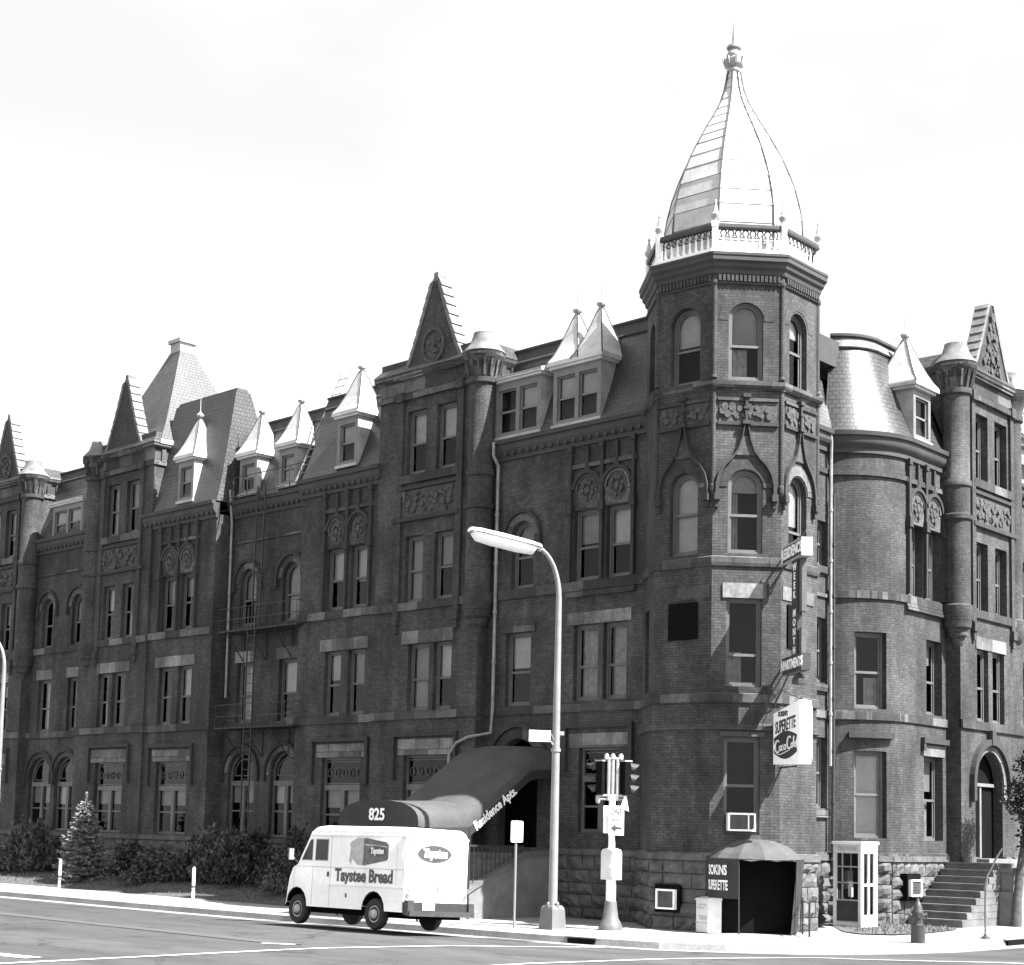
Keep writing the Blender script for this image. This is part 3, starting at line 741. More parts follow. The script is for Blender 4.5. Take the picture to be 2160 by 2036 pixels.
MB(TFL).box(-.42, .48, -.02, .04, 7.35, 8.3).build('blocked_window', 'dark', P)
# voussoir rings, ogee hoods, arris shafts, friezes
for fr_, c3, c4 in ((TFF, -.05, -.06), (TFL, 0, 0), (TFR, -.1, -.1)):
    MB(fr_).prism(arc_strip(c4, 15.66, .48, .72, 18), -.02, .012).build('arch_ring', 'brick_smooth', P)
    MB(fr_).prism(arc_strip(c3, 11.27, .47, .72, 18), -.02, .025).build('arch_ring', 'trim_stone', P)
    og = MB(fr_)
    for sg in (-1, 1):
        q = [(.80, 11.05), (.79, 11.35), (.72, 11.62), (.58, 11.85), (.40, 12.02), (.24, 12.22), (.12, 12.55), (.05, 12.95)]
        for k in range(len(q)-1):
            og.prism([(c3+sg*q[k][0], q[k][1]), (c3+sg*(q[k][0]-.09*max(.3, 1-k*.12)), q[k][1]-.03), (c3+sg*(q[k+1][0]-.09*max(.3, 1-(k+1)*.12)), q[k+1][1]-.03), (c3+sg*q[k+1][0], q[k+1][1])], -.02, .12)
        og.box(c3+sg*.75-.08, c3+sg*.75+.08, -.02, .16, 10.9, 11.08); og.box(c3+sg*.75-.05, c3+sg*.75+.05, -.02, .1, 10.72, 10.9)
    og.box(c3-.035, c3+.035, -.02, .12, 12.9, 13.7); og.box(c3-.11, c3+.11, -.02, .16, 12.9, 13.0).box(c3-.08, c3+.08, -.02, .14, 13.3, 13.36).box(c3-.1, c3+.1, -.02, .16, 13.6, 13.7)
    oo = og.build('ogee_hood', 'dark_stone', P)
    MB(fr_).prism([(c3-.3, 12.1), (c3+.3, 12.1), (c3+.06, 12.6), (c3-.06, 12.6)], -.02, .05).build('hood_carving', 'terracotta', oo)
    rnd = random.Random(5); tt = MB(fr_)
    tt.box(-hw+.14, hw-.14, -.02, .02, 12.98, 13.5)
    for k in range(22):
        x = -hw+.22+k*(TW-.44)/21; z = 13.24+.12*sin(k*1.9); r_ = rnd.uniform(.05, .1)
        tt.prism([(x+r_*cos(u), z+r_*1.2*sin(u)) for u in [j*pi/4 for j in range(8)]], .015, rnd.uniform(.04, .08))
    tt.build('frieze_panel', 'terracotta', P)
    MB(fr_).box(-hw+.1, hw-.1, -.02, .07, 12.88, 12.97).build('string_course', 'dark_stone', P); MB(fr_).box(-hw+.1, hw-.1, -.02, .07, 13.52, 13.6).build('string_course', 'trim_stone', P)
    dn = MB(fr_).box(-hw+.08, hw-.08, -.02, .03, 16.64, 16.68)
    for k in range(15):
        x = -hw+.12+k*(TW-.24)/14; dn.box(x-.035, x+.035, -.02, .1, 16.68, 16.84)
    dn.build('dentil_band', 'brick_smooth', P)
lintel(TFF, -.62, .5, 0, 8.4, 8.78, .04); lintel(TFL, -.8, .8, 0, 8.38, 8.72, .03, 'trim_stone'); lintel(TFR, -.85, .7, 0, 8.4, 8.75, .03); lintel(TFF, -.65, .5, 0, 4.88, 5.0, .04, 'trim_stone')
for k in range(-3, 1):
    p = TC+V3((cos(pi/8+k*pi/4), sin(pi/8+k*pi/4), 0))*(TR-.015)
    MB().lathe(p, [(.02, 10.9), (.06, 11.05), (.09, 11.15), (.09, 11.3), (.065, 11.35), (.065, 13.78), (.1, 13.8), (.1, 13.9)], 10).build('corner_shaft', 'brick_smooth', P); MB().lathe(p, [(.09, 14.12), (.065, 14.2), (.065, 16.55), (.1, 16.62), (.1, 16.7)], 10).build('corner_shaft', 'brick_smooth', P)
for nm, pf, mt in (('tower_belt', [(-.05, 13.78), (.05, 13.82), (.1, 13.86), (.14, 13.92), (.14, 14.02), (-.05, 14.06)], 'trim_stone'),
                   ('tower_belt', [(-.05, 9.2), (.05, 9.22), (.07, 9.3), (.07, 9.44), (-.05, 9.5)], 'trim_stone'),
                   ('tower_belt', [(-.05, 5.72), (.06, 5.74), (.07, 5.95), (-.05, 6.0)], 'trim_stone'),
                   ('tower_belt', [(-.05, 5.0), (.09, 5.04), (.09, 5.16), (-.05, 5.22)], 'brick_smooth'),
                   ('tower_belt', [(-.05, 1.7), (.1, 1.74), (.1, 1.9), (-.05, 1.98)], 'trim_stone'),
                   ('tower_cornice', [(-.05, 16.6), (.05, 16.62), (.05, 16.68), (.02, 16.7), (.02, 16.84), (.07, 16.88), (.09, 16.98), (.15, 17.05), (.17, 17.14), (.23, 17.2), (.23, 17.3), (.25, 17.33), (.25, 17.4), (.15, 17.44), (-2.0, 17.46)], 'roof_dark')):
    MB().sweep(octpath(), pf, True).build(nm, mt, P)
for k in range(-3, 1): rock_base(tface(k), -hw-.03, hw+.03, .02, seed=40+k)
MB().sweep(octpath(), [(-.5, 1.8), (-.5, 16.8)], True).build('dark_backing', 'interior', P)  # near-black lining, darkness of the tower rooms put into its colour
# balustrade
BAL = MB().sweep([(p, o) for p, o in octpath()], [(-.06, 17.44), (.06, 17.44), (.06, 17.56), (-.06, 17.56), (-.06, 17.44)], True)
RAIL = MB().sweep(octpath(), [(-.06, 18.08), (.05, 18.08), (.07, 18.13), (.07, 18.22), (-.07, 18.22), (-.07, 18.15), (-.06, 18.08)], True)
for k in range(8):
    f_ = tface(k)
    n = 8
    for j in range(n):
        x = -hw+.12+(j+.5)*(TW-.24)/n; w_ = (TW-.24)/n/2
        BAL.lathe(f_.p(x, 0, 17.56), [(.035, 0), (.05, .06), (.03, .12), (.028, .3), (.045, .33)], 6)
        Rg = [f_.p(x+w_*.8*cos(t), 0, 17.98+.09*sin(t)) for t in [q*pi/5 for q in range(11)]]
        RAIL.tube(Rg, .02, 4, False)
        RAIL.box(x-w_, x+w_, -.015, .015, 17.86, 17.89, f_)
bal = BAL.build('balustrade', 'paint_white', P); RAIL.build('top_rail', 'seam_metal', bal)  # rail and arches coloured dark to stand in for their shaded side
po, ur = [], []
for k in range(8):
    p = TC+V3((cos(pi/8+k*pi/4), sin(pi/8+k*pi/4), 0))*TR
    a0 = pi/8+k*pi/4+pi/4
    q = MB().lathe(p, [(.13, 17.44), (.13, 17.54), (.1, 17.56), (.1, 18.1), (.12, 18.14), (.13, 18.28), (.06, 18.3)], 4, True, a0); q.build('baluster_post', 'paint_white', bal)
    MB().lathe(p, [(.05, 18.28), (.06, 18.33), (.11, 18.4), (.12, 18.47), (.09, 18.5), (.07, 18.55), (.05, 18.66), (.02, 18.76), (.035, 18.8), (.035, 18.83), (.008, 18.88)], 10).build('urn', 'metal_grey', bal, smooth=40)
# bell shaped dome in eight facets
prof = [(1.86, 17.5), (1.85, 17.95), (1.83, 18.45), (1.80, 18.97), (1.73, 19.4), (1.62, 19.85), (1.47, 20.3), (1.3, 20.72), (1.12, 21.1), (.96, 21.4), (.81, 21.68), (.64, 21.98), (.49, 22.26), (.35, 22.56), (.245, 22.9), (.19, 23.2), (.165, 23.4)]
DM = MB(); 
def ring(r, z): return [TC+V3((cos(pi/8+k*pi/4)*r, sin(pi/8+k*pi/4)*r, z)) for k in range(8)]
for k in range(len(prof)-1):
    (r0, z0), (r1, z1) = prof[k], prof[k+1]
    lip = .018 if k % 2 == 1 or k > 8 else 0
    DM.loft([ring(r0*1.045+lip, z0), ring(r1*1.045+.002, z1)], False, False)
    if lip: DM.loft([ring(r0*1.045+lip, z0), ring(r0*1.045-.01, z0-.012)], False, False)
dome = DM.build('tower_dome', 'metal_white', P)
RB = MB()
for k in range(8): RB.tube([TC+V3((cos(pi/8+k*pi/4)*(r*1.045+.012), sin(pi/8+k*pi/4)*(r*1.045+.012), z)) for r, z in prof], .024, 5)
RB.build('dome_rib', 'seam_metal', dome)
SMB = MB()
for r, z in prof[2:]: SMB.tube(ring(r*1.045+.006, z)+[ring(r*1.045+.006, z)[0]], .011, 4, False)
SMB.build('dome_seam', 'seam_metal', dome)
FN = MB().lathe(TC, [(.17, 23.38), (.2, 23.42), (.2, 23.48), (.16, 23.52), (.24, 23.58), (.27, 23.66), (.27, 23.76), (.2, 23.8), (.17, 23.84), (.2, 23.9), (.18, 23.98), (.12, 24.03), (.13, 24.08), (.2, 24.1), (.2, 24.16), (.1, 24.2), (.05, 24.24), (.05, 24.4), (.02, 24.8), (.008, 25.0)], 12)
for k in range(8):
    t = k*pi/4; FN.bar(TC+V3((.24*cos(t), .24*sin(t), 23.6)), TC+V3((.3*cos(t), .3*sin(t), 23.8)), .06, .06)
FN.build('finial', 'metal_grey', dome, smooth=40)

# ------------------------------------------------------------------ side wing
CX, CY, CR = -24.6, 43.3, 2.4
def cp(t, r=0): return V3((CX+(CR+r)*cos(t), CY+(CR+r)*sin(t), 0))
T0, NSEG = radians(-68), 17
TH = [T0+(0-T0)*k/NSEG for k in range(NSEG+1)]
iw0, iw1 = 5, 11                                  # facets that carry the two big curved-corner windows
cw = MB()
for k in range(NSEG):
    a_, b_ = TH[k], TH[k+1]
    zs = [(1.8, 2.4), (4.86, 6.06), (8.26, 13.6)] if iw0 <= k < iw1 else [(1.8, 13.6)]
    for z0, z1 in zs: cw.face([cp(a_)+Z*z0, cp(b_)+Z*z0, cp(b_)+Z*z1, cp(a_)+Z*z1])
for z0, z1 in ((2.4, 4.86), (6.06, 8.26)):
    for t in (TH[iw0], TH[iw1]): cw.face([cp(t)+Z*z0, cp(t, -.3)+Z*z0, cp(t, -.3)+Z*z1, cp(t)+Z*z1])
    for z in (z0, z1):
        for k in range(iw0, iw1): cw.face([cp(TH[k])+Z*z, cp(TH[k+1])+Z*z, cp(TH[k+1], -.35)+Z*z, cp(TH[k], -.35)+Z*z])
cwo = cw.build('curved_wall', 'brick', P, smooth=35)
pa, pb = cp(TH[iw0], -.16), cp(TH[iw1], -.16)
CWF = Fr((pa+pb)/2, pb-pa, (cp((TH[iw0]+TH[iw1])/2)-V3((CX, CY, 0)))); wl = (pb-pa).length/2
window(CWF, .12, rect(-wl, wl, 2.4, 4.86), depth=.2, bl=.97, rail=.5); window(CWF, .12, rect(-wl, wl, 6.06, 8.26), depth=.2, rail=.48, curtain=(.45, .98, .42))
cpath = [(cp(t), (cos(t), sin(t))) for t in TH]+[(V3((-22.2, 45.7, 0)), (1, 0))]
flat_h = [rect(43.22, 44.18, 9.48, 11.58), rect(44.34, 45.32, 9.48, 11.58), rect(44.38, 45.4, 6.06, 8.28), rect(44.2, 45.42, 2.36, 4.83)]
wallpanel(RW, 0, rect(43.3-.02, 45.7, 1.8, 13.6), [rect(43.3, 44.18, 9.48, 11.58)]+flat_h[1:])
window(RW, 0, rect(43.3, 44.18, 9.48, 11.58), depth=.3, rail=.47, curtain=(.0, .55, .8)); window(RW, 0, flat_h[1], depth=.3, rail=.47, curtain=(.0, .4, .8)); window(RW, 0, flat_h[2], depth=.3, rail=.45, bl=.35); window(RW, 0, flat_h[3], depth=.3, rail=.48, bl=.45, curtain=(.0, .9, .5))
pair3(RW, 0, (43.3, 44.18), (44.34, 45.32))
belt(RW, 43.05, 45.5, 0, 9.02, 9.1, .12, 'string_course'); belt(RW, 43.05, 45.5, 0, 9.12, 9.2, .09, 'string_course')
MB(RW).box(44.0, 45.6, -.02, .14, 5.2, 5.36).box(44.0, 44.14, -.02, .12, 4.98, 5.2).build('hood_mould', 'dark_stone', P)
lintel(RW, 44.15, 45.5, 0, 4.83, 5.15, .03)
hd_ = MB()
hd_.sweep([(cp(t), (cos(t), sin(t))) for t in TH[iw0-1:iw1+2]], [(-.02, 5.2), (.16, 5.22), (.16, 5.38), (-.02, 5.4)]); hd_.build('hood_mould', 'dark_stone', P)
for pf, mt in (([(-.05, 9.2), (.06, 9.22), (.06, 9.44), (-.05, 9.46)], 'trim_stone'), ([(-.05, 5.72), (.06, 5.74), (.06, 5.97), (-.05, 6.0)], 'trim_stone'), ([(-.05, 12.78), (.07, 12.8), (.07, 12.94), (-.05, 12.96)], 'brick_smooth'), ([(-.05, 1.72), (.08, 1.74), (.08, 1.98), (-.05, 2.0)], 'trim_stone')):
    MB().sweep(cpath, pf).build('belt_course', mt, P, smooth=35)
MB().sweep(cpath, CORN).build('eave_cornice', 'roof_dark', P, smooth=35)
ms = MB().sweep(cpath, [(.14, 14.06), (-.02, 14.3), (-.2, 14.75), (-.45, 15.4), (-.7, 16.05), (-.95, 16.86)]).build('mansard_roof', 'slate', P, smooth=40)
MB().sweep(cpath, [(-.91, 16.84), (-.87, 16.88), (-.91, 16.93), (-1.04, 17.2)]).build('roof_fascia', 'cope_stone', ms, smooth=35)
MB().sweep(cpath, [(-1.03, 17.18), (-.95, 17.22), (-.95, 17.3), (-2.35, 17.34)]).build('roof_crown', 'roof_dark', ms, smooth=35)
dormer(RW, 43.5, 44.6, .06, 14.2, 15.75, (.0,), over=.2)
# stepped rock base round the corner
for k in range(0, NSEG, 3):
    a_, b_ = cp(TH[k]), cp(TH[min(k+3, NSEG)])
    f_ = Fr((a_+b_)/2, b_-a_, cp((TH[k]+TH[min(k+3, NSEG)])/2)-V3((CX, CY, 0))); rock_base(f_, -(b_-a_).length/2, (b_-a_).length/2, 0, seed=60+k)
rock_base(RW, 43.3, 45.7, 0, seed=80)
# recessed stair wall between tower and curved corner
SW_ = Fr((-23.6, 0, 0), (0, 1, 0), (1, 0, 0))
sh_ = [rect(39.6, 41.0, 10.1, 11.4), rect(39.6, 41.0, 6.75, 8.6), rect(39.6, 41.0, 3.2, 5.2)]
wallpanel(SW_, 0, rect(38.2, 41.3, 1.8, 13.6), sh_)
for h in sh_: window(SW_, 0, h, rail=.5)
for z in (10.0, 6.62, 3.07): belt(SW_, 39.5, 41.1, 0, z-.12, z+.08, .09, 'window_sill')
for z0, z1 in ((9.2, 9.3), (5.75, 5.97), (12.8, 12.95), (1.72, 1.98)): belt(SW_, 38.2, 41.3, 0, z0, z1, .06)
MB().sweep([(SW_.p(38.2, 0, 0), (1, 0)), (SW_.p(41.05, 0, 0), (1, 0))], CORN).build('eave_cornice', 'roof_dark', P)
MB().sweep([(SW_.p(37.5, 0, 0), (1, 0)), (SW_.p(41.6, 0, 0), (1, 0))], [(.14, 14.06), (-.3, 15.2), (-.92, 16.84), (-1.02, 17.22), (-3, 17.3)]).build('mansard_roof', 'slate', P)
rock_base(SW_, 38.2, 41.2, 0, seed=81)
pj = cp(T0)
pipe([(-23.42, 40.9, 13.95), (-23.42, 40.95, 13.7), (-23.46, 41.0, 13.2), (-23.46, 41.0, 4.4)], .05, 'pipe'); pipe([(-23.4, 41.06, 12.2), (-23.4, 41.06, 1.9)], .05, 'iron')
# gable bay with the arched entrance
GD = .45
gable_bay(RW, GD, 45.7, 50.2, lambda q: 45.72+q, 14, False, (.45, .0, .3, .0), wide=True, names='gable')
tr2 = RW.p(49.85, GD-.28, 0)
t2 = MB().lathe(tr2, [(.06, 8.1), (.3, 8.5), (.31, 8.66), (.41, 8.75), (.47, 9.05), (.47, 9.4), (.41, 9.45), (.41, 15.85), (.48, 15.9), (.48, 16.05), (.46, 16.2), (.54, 16.55), (.65, 16.72), (.65, 16.86)], 24).build('turret', 'brick', P, smooth=40)
MB().lathe(tr2, [(.67, 16.86), (.63, 16.92), (.44, 17.15), (.35, 17.42), (.34, 17.5), (.05, 17.54)], 24).build('turret_cap', 'cope_stone', t2, smooth=40)
# dark entrance doors in the arch
dm = MB(RW).poly(arch(46.65+.06, 48.57-.06, 1.87, 5.03), d=GD-.34); dr = dm.build('entrance_door', 'dark', P)
MB(RW).box(46.72, 48.5, GD-.36, GD-.24, 4.05, 4.15).box(47.55, 47.67, GD-.36, GD-.28, 1.87, 4.05).build('door_frame', 'sash_pale', dr)
rock_base(RW, 45.7, 46.65, GD, seed=82); rock_base(RW, 48.57, 50.3, GD, seed=83)
MB(RW).box(46.5, 48.7, GD-.4, GD+.5, 1.66, 1.86).build('door_sill', 'concrete_wall', P)
# next stretch of the side wing
fh = [rect(51.0, 51.9, 9.48, 11.55), rect(51.0, 51.9, 6.06, 8.22), rect(50.9, 52.1, 2.3, 4.7), rect(53.0, 53.9, 9.48, 11.55), rect(53.0, 53.9, 6.06, 8.22)]
wallpanel(RW, 0, rect(50.1, 58, 1.8, 13.6), fh)
for h in fh: window(RW, 0, h, rail=.48)
for z0, z1 in ((9.2, 9.44), (5.74, 5.98)): belt(RW, 50.2, 58, 0, z0, z1, .06)
rock_base(RW, 50.1, 58, 0, seed=84); eave(RW, 50.1, 58, 0); mansard(RW, 50.1, 58, 0); dormer(RW, 50.9, 52.0, .06, 14.2, 15.75, (.5,), over=.2)
MB(RW).lf([(41.5, -1.2, 1.8), (58, -1.2, 1.8), (58, -1.2, 14), (41.5, -1.2, 14)]).lf([(45.7, -1, 14), (50.2, -1, 14), (50.2, -1, 16.5), (45.7, -1, 16.5)]).build('dark_backing', 'interior', P)  # added near-black backing for the side wing windows
MB(RW).box(38.5, 58, -13, -1.6, 16.2, 17.0).build('roof_deck', 'roof_dark', P)
MB(RW).lf([(58, 0, -.4), (58, -13, -.4), (58, -13, 17), (58, 0, 14)]).lf([(42, -13, -.4), (58, -13, -.4), (58, -13, 17), (42, -13, 17)]).build('wall', 'brick', P)
# ------------------------------------------------------------------ ground
curb = [(-140, 39.0), (-75, 33.35), (-49, 31.0), (-40.6, 30.42), (-33.8, 30.1), (-28.3, 30.3), (-25.2, 30.3), (-23.6, 30.4), (-21.9, 30.65), (-20.6, 31.4), (-19.6, 32.3), (-18.9, 33.2), (-18.3, 34.6), (-17.9, 36.0), (-17.75, 38.4), (-17.6, 42), (-17.5, 60), (-17.3, 140)]
def offs(pts, d):
    out = []
    for i, p in enumerate(pts):
        a, b = V3(pts[max(i-1, 0)]+(0,)), V3(pts[min(i+1, len(pts)-1)]+(0,))
        t = (b-a).normalized(); out.append((p[0]+t.y*d, p[1]-t.x*d))
    return out
def strip(pa, za, pb, zb, mb):
    for k in range(len(pa)-1):
        mb.face([(*pa[k], za), (*pa[k+1], za), (*pb[k+1], zb), (*pb[k], zb)])
    return mb
c0, c1, c2, c3, c4 = curb, offs(curb, .02), offs(curb, .75), offs(curb, 5.0), offs(curb, 9.0)
ci = offs(curb, -.16)
mb = strip(ci, -.045, c0, -.05, MB()); strip(c0, -.05, c1, -.2, mb); tag(mb.build('kerb', 'curb_stone'), kind='structure')
tag(strip(c1, -.2, c2, -.175, MB()).build('gutter', 'gutter_concrete'), kind='structure')
mb = strip(c2, -.179, c3, -.03, MB()); strip(c3, -.03, c4, .0, mb)
rd = MB(); rd.v, rd.f = mb.v, mb.f
far = [(-140, -60)]+[(-60, -60)]*3+[(-30, -60)]*3+[(0, -60)]*4+[(80, -60)]*3+[(140, -20)]+[(140, 60)]*2+[(140, 140)]
strip(c4, 0, far[:len(c4)], 0, rd)
tag(rd.build('road', 'asphalt'), kind='structure')
# pavement: between the kerb and the building
inner = [(-140, 41.2), (-75, 36.4), (-49, 34.4), (-40.6, 33.75), (-33.8, 33.3), (-31.0, 33.1), (-30.0, 36.4), (-24.6, 37.5), (-23.6, 37.6), (-23, 38), (-22.6, 38.5), (-22.4, 39), (-24, 41), (-22.6, 42.0), (-22.4, 43), (-22.4, 46), (-22.4, 60), (-22.4, 140)]
tag(strip(inner, 0, ci, -.045, MB()).build('pavement', 'sidewalk'), kind='structure')
# lawn banked up against the wall of the long wing
lw = MB(LW); ls = [7.2+k*1.9 for k in range(36)]
pr = [(2.55, .0), (2.3, .04), (1.2, .2), (.2, .42), (-.6, .5), (-1.6, .5)]
for k in range(len(ls)-1):
    for j in range(len(pr)-1):
        lw.lf([(ls[k], pr[j][0], pr[j][1]), (ls[k+1], pr[j][0], pr[j][1]), (ls[k+1], pr[j+1][0], pr[j+1][1]), (ls[k], pr[j+1][0], pr[j+1][1])])
tag(lw.build('lawn', 'grass_ground', fix=True), kind='structure')
rnd = random.Random(3)
gb = MB()
for k in range(5200):
    s = 7.3+26*rnd.random()**1.2; d = rnd.uniform(-.3, 2.5); z = .0+max(0, (2.4-d))*.19
    p = LW.p(s, d, min(z, .47)); h = rnd.uniform(.04, .1); t = rnd.uniform(0, pi); w = V3((cos(t), sin(t), 0))*.018
    gb.face([p-w, p+w, p+V3((rnd.uniform(-.04, .04), rnd.uniform(-.04, .04), h))])
tag(gb.build('lawn_grass', 'grass_blade'), kind='stuff', label='short clipped grass on the bank before the long wing', cat='grass')
# little worn grass plot by the phone booth
pl = [(-23.5, 40.95), (-21.3, 37.9), (-20.6, 37.5), (-19.9, 38.0), (-19.8, 39.4), (-20.0, 41.5), (-20.4, 42.6), (-22.3, 42.9)]
mb = MB(); mb.face([(x, y, .004) for x, y in pl]); tag(mb.build('grass_plot', 'grass_ground'), kind='structure')
gb = MB()
for k in range(1500):
    x, y = rnd.uniform(-23.3, -19.9), rnd.uniform(37.9, 42.7)
    if y < 40.9-(x+23.5)*1.25+.2 or (x > -20.5 and y > 42): continue
    p = V3((x, y, 0)); h = rnd.uniform(.03, .09); t = rnd.uniform(0, pi); w = V3((cos(t), sin(t), 0))*.016
    gb.face([p-w, p+w, p+V3((rnd.uniform(-.04, .04), rnd.uniform(-.04, .04), h))])
tag(gb.build('plot_grass', 'grass_blade'), kind='stuff', label='patchy worn grass around the phone booth', cat='grass')
# painted lines
def road_z(x, y):
    best = 1e9
    for k in range(len(curb)-1):
        a, b = V3(curb[k]+(0,)), V3(curb[k+1]+(0,)); q = V3((x, y, 0)); t = max(0, min(1, (q-a).dot(b-a)/(b-a).length_squared)); best = min(best, (q-(a+(b-a)*t)).length)
    if best < .75: return -.2+best*.033
    if best < 5: return -.179+(best-.75)/4.25*.149
    return -.03+min(1, (best-5)/4)*.03
def line(pts, w):
    mb = MB(); P_ = []
    for k in range(len(pts)-1):
        a, b = V3(pts[k]+(0,)), V3(pts[k+1]+(0,)); n = max(1, int((b-a).length/.6))
        P_ += [a.lerp(b, j/n) for j in range(n)]
    P_.append(V3(pts[-1]+(0,)))
    for k in range(len(P_)-1):
        a, b = P_[k], P_[k+1]; t = (b-a).normalized(); n = V3((t.y, -t.x, 0))*w/2
        mb.face([(q.x, q.y, road_z(q.x, q.y)+.012) for q in (a-n, b-n, b+n, a+n)])
    return mb
for pts, w in (([(-24.5, 12), (-24.3, 15.7), (-24.1, 22.5), (-23.45, 25.3), (-22.9, 27.6), (-22.6, 29.5)], .16), ([(-19.4, 21.5), (-19.36, 23.1), (-18.5, 27.65), (-17.9, 30.2), (-17.55, 30.55), (-16.9, 30.6), (-14.4, 31.8), (-8, 33)], .14), ([(-26.2, 16.35), (-25.0, 16.45)], .35), ([(-25.75, 22.25), (-25.15, 22.6)], .16)):
    tag(line(pts, w).build('road_marking', 'road_paint'), kind='structure')
tag(line([(-60, 24.8), (-37.3, 23.5), (-26.1, 22.66), (-25.2, 22.6)], .55).build('worn_lane_band', 'asphalt'), kind='structure')
bpy.data.objects['worn_lane_band'].data.materials[0] = M['gutter_worn'] if 'gutter_worn' in M else M['asphalt']
# kerb inlet and patch
si = thing('storm_drain', (-23.9, 30.36, -.12), 'dark two slot storm drain opening in the kerb before the traffic signal', 'storm drain')
mb = MB(Fr((-23.9, 30.345, 0), (1, .06, 0), (.06, -1, 0)))
mb.box(-.36, -.02, -.02, .05, -.195, -.075).box(.03, .37, -.02, .05, -.195, -.075); mb.build('inlet_slot', 'dark', si); 
mb = MB(Fr((-23.9, 30.345, 0), (1, .06, 0), (.06, -1, 0))); mb.box(-.45, .45, -.2, .04, -.055, -.035); mb.build('inlet_lid', 'curb_stone', si)
s2 = thing('storm_drain', (-17.45, 39.8, -.12), 'dark kerb drain at the right edge beyond the bent pole', 'storm drain')
f_ = Fr((-17.66, 40.1, 0), (0, 1, 0), (1, 0, 0)); MB(f_).box(-.5, .5, -.02, .05, -.2, -.07).build('inlet_slot', 'dark', s2); MB(f_).box(-.6, .6, -.25, .04, -.055, -.035).build('inlet_lid', 'curb_stone', s2)
mb = MB(); mb.face([(x, y, road_z(x, y)+.006) for x, y in ((-26.3, 29.9), (-24.9, 29.95), (-24.8, 29.4), (-26.2, 29.2))]); tag(mb.build('dark_patch', 'patch_grey'), kind='structure')  # flat quad, darker than the gutter beside it

# ------------------------------------------------------------------ entrance canopy, stairs
ec = thing('entrance_canopy', LW.p(8.1, 2.2, 0), 'dark canvas entrance canopy numbered 825 sloping up over the front steps', 'canopy')
cs, chw = 8.1, 1.65
def sect(d, z, rise=.58, n=14):
    out = []
    for k in range(n+1):
        t = pi*k/n; x = cos(t); y = sin(t)
        sx = (abs(x)**.8)*(1 if x > 0 else -1); out.append(LW.p(cs+chw*sx, d, z+.12+rise*y**.85))
    return [LW.p(cs+chw, d, z)]+out+[LW.p(cs-chw, d, z)]
st = [(4.0, 2.42), (3.2, 2.42), (2.15, 2.45), (1.0, 3.25), (-.1, 4.02), (-.4, 4.1), (-1.34, 4.12)]
MB().loft([sect(d, z) for d, z in st], False, False, False).build('canopy_cover', 'canvas_dark', ec, smooth=30)
fr0 = sect(4.01, 2.42); MB().face(fr0).build('front_panel', 'canvas_black', ec)
mb = MB(); put_text(mb, '825', .44, LW.p(cs, 4.02, 2.72), -LW.u, Z, .01, font_off=.012); mb.build('number', 'letter_white', ec)
for s in (cs-chw, cs+chw):
    va = MB(LW)
    for k in range(len(st)-1):
        (d0, z0), (d1, z1) = st[k], st[k+1]; va.lf([(s, d0, z0), (s, d1, z1), (s, d1, z1-.26), (s, d0, z0-.26)])
    va.build('valance', 'canvas_black', ec)
mb = MB(); ux = (LW.p(0, -.1, 4.02)-LW.p(0, 2.15, 2.45)).normalized(); upv = V3((0, 0, 1)); nrm = -LW.u
vy = nrm.cross(ux).normalized()
put_text(mb, 'Residence Apts.', .36, LW.p(cs-chw-.004, 1.2, 2.98), ux, vy, .006, font_off=.01, xscale=.8); mb.build('lettering', 'letter_white', ec)
fp = MB()
for s in (cs-chw, cs+chw):
    for d in (3.95, 2.15): fp.tube([LW.p(s, d, -.02), LW.p(s, d, 2.45)], .03)
fp.build('canopy_post', 'iron', ec)
fs = thing('front_steps', LW.p(8.1, 1, 0), 'shaded concrete front steps with a railed cheek wall under the canopy', 'steps')
mb = MB(LW)
for k in range(10): mb.box(6.8, 9.4, -1.33, 2.1-k*.21, k*.175, (k+1)*.175)
mb.build('stair_flight', 'concrete_wall', fs)
for s0, s1 in ((6.45, 6.8), (9.4, 9.75)):
    mb = MB(LW).prism([(0, 0), (1, 0)], 0, 0) if False else MB(LW)
    pts = [(-1.33, -.1), (2.45, -.1), (2.45, .55), (1.85, .82), (-.1, 1.68), (-1.33, 1.76)]
    mb.loft([[LW.p(s, d, z) for d, z in pts] for s in (s0, s1)]); mb.build('cheek_wall', 'concrete_wall', fs)
    cpm = MB(LW); ct = pts[2:]
    for k in range(len(ct)-1):
        (d0, z0), (d1, z1) = ct[k], ct[k+1]
        cpm.hexa([LW.p(s0-.05, d0, z0), LW.p(s1+.05, d0, z0), LW.p(s1+.05, d1, z1), LW.p(s0-.05, d1, z1), LW.p(s0-.05, d0, z0+.12), LW.p(s1+.05, d0, z0+.12), LW.p(s1+.05, d1, z1+.12), LW.p(s0-.05, d1, z1+.12)])
    cpm.build('wall_coping', 'step_stone', fs)
    rl = MB(LW); sm = (s0+s1)/2
    rl.bar(LW.p(sm, -.1, 1.95), LW.p(sm, 2.4, 1.95), .05); rl.bar(LW.p(sm, 2.4, .6), LW.p(sm, 2.4, 1.98), .06)
    for k in range(15):
        d = .0+k*.165; zb = 1.7-max(0, d+.1)*.44; rl.bar(LW.p(sm, d, zb+.06), LW.p(sm, d, 1.94), .022)
    rl.build('railing', 'iron', fs)

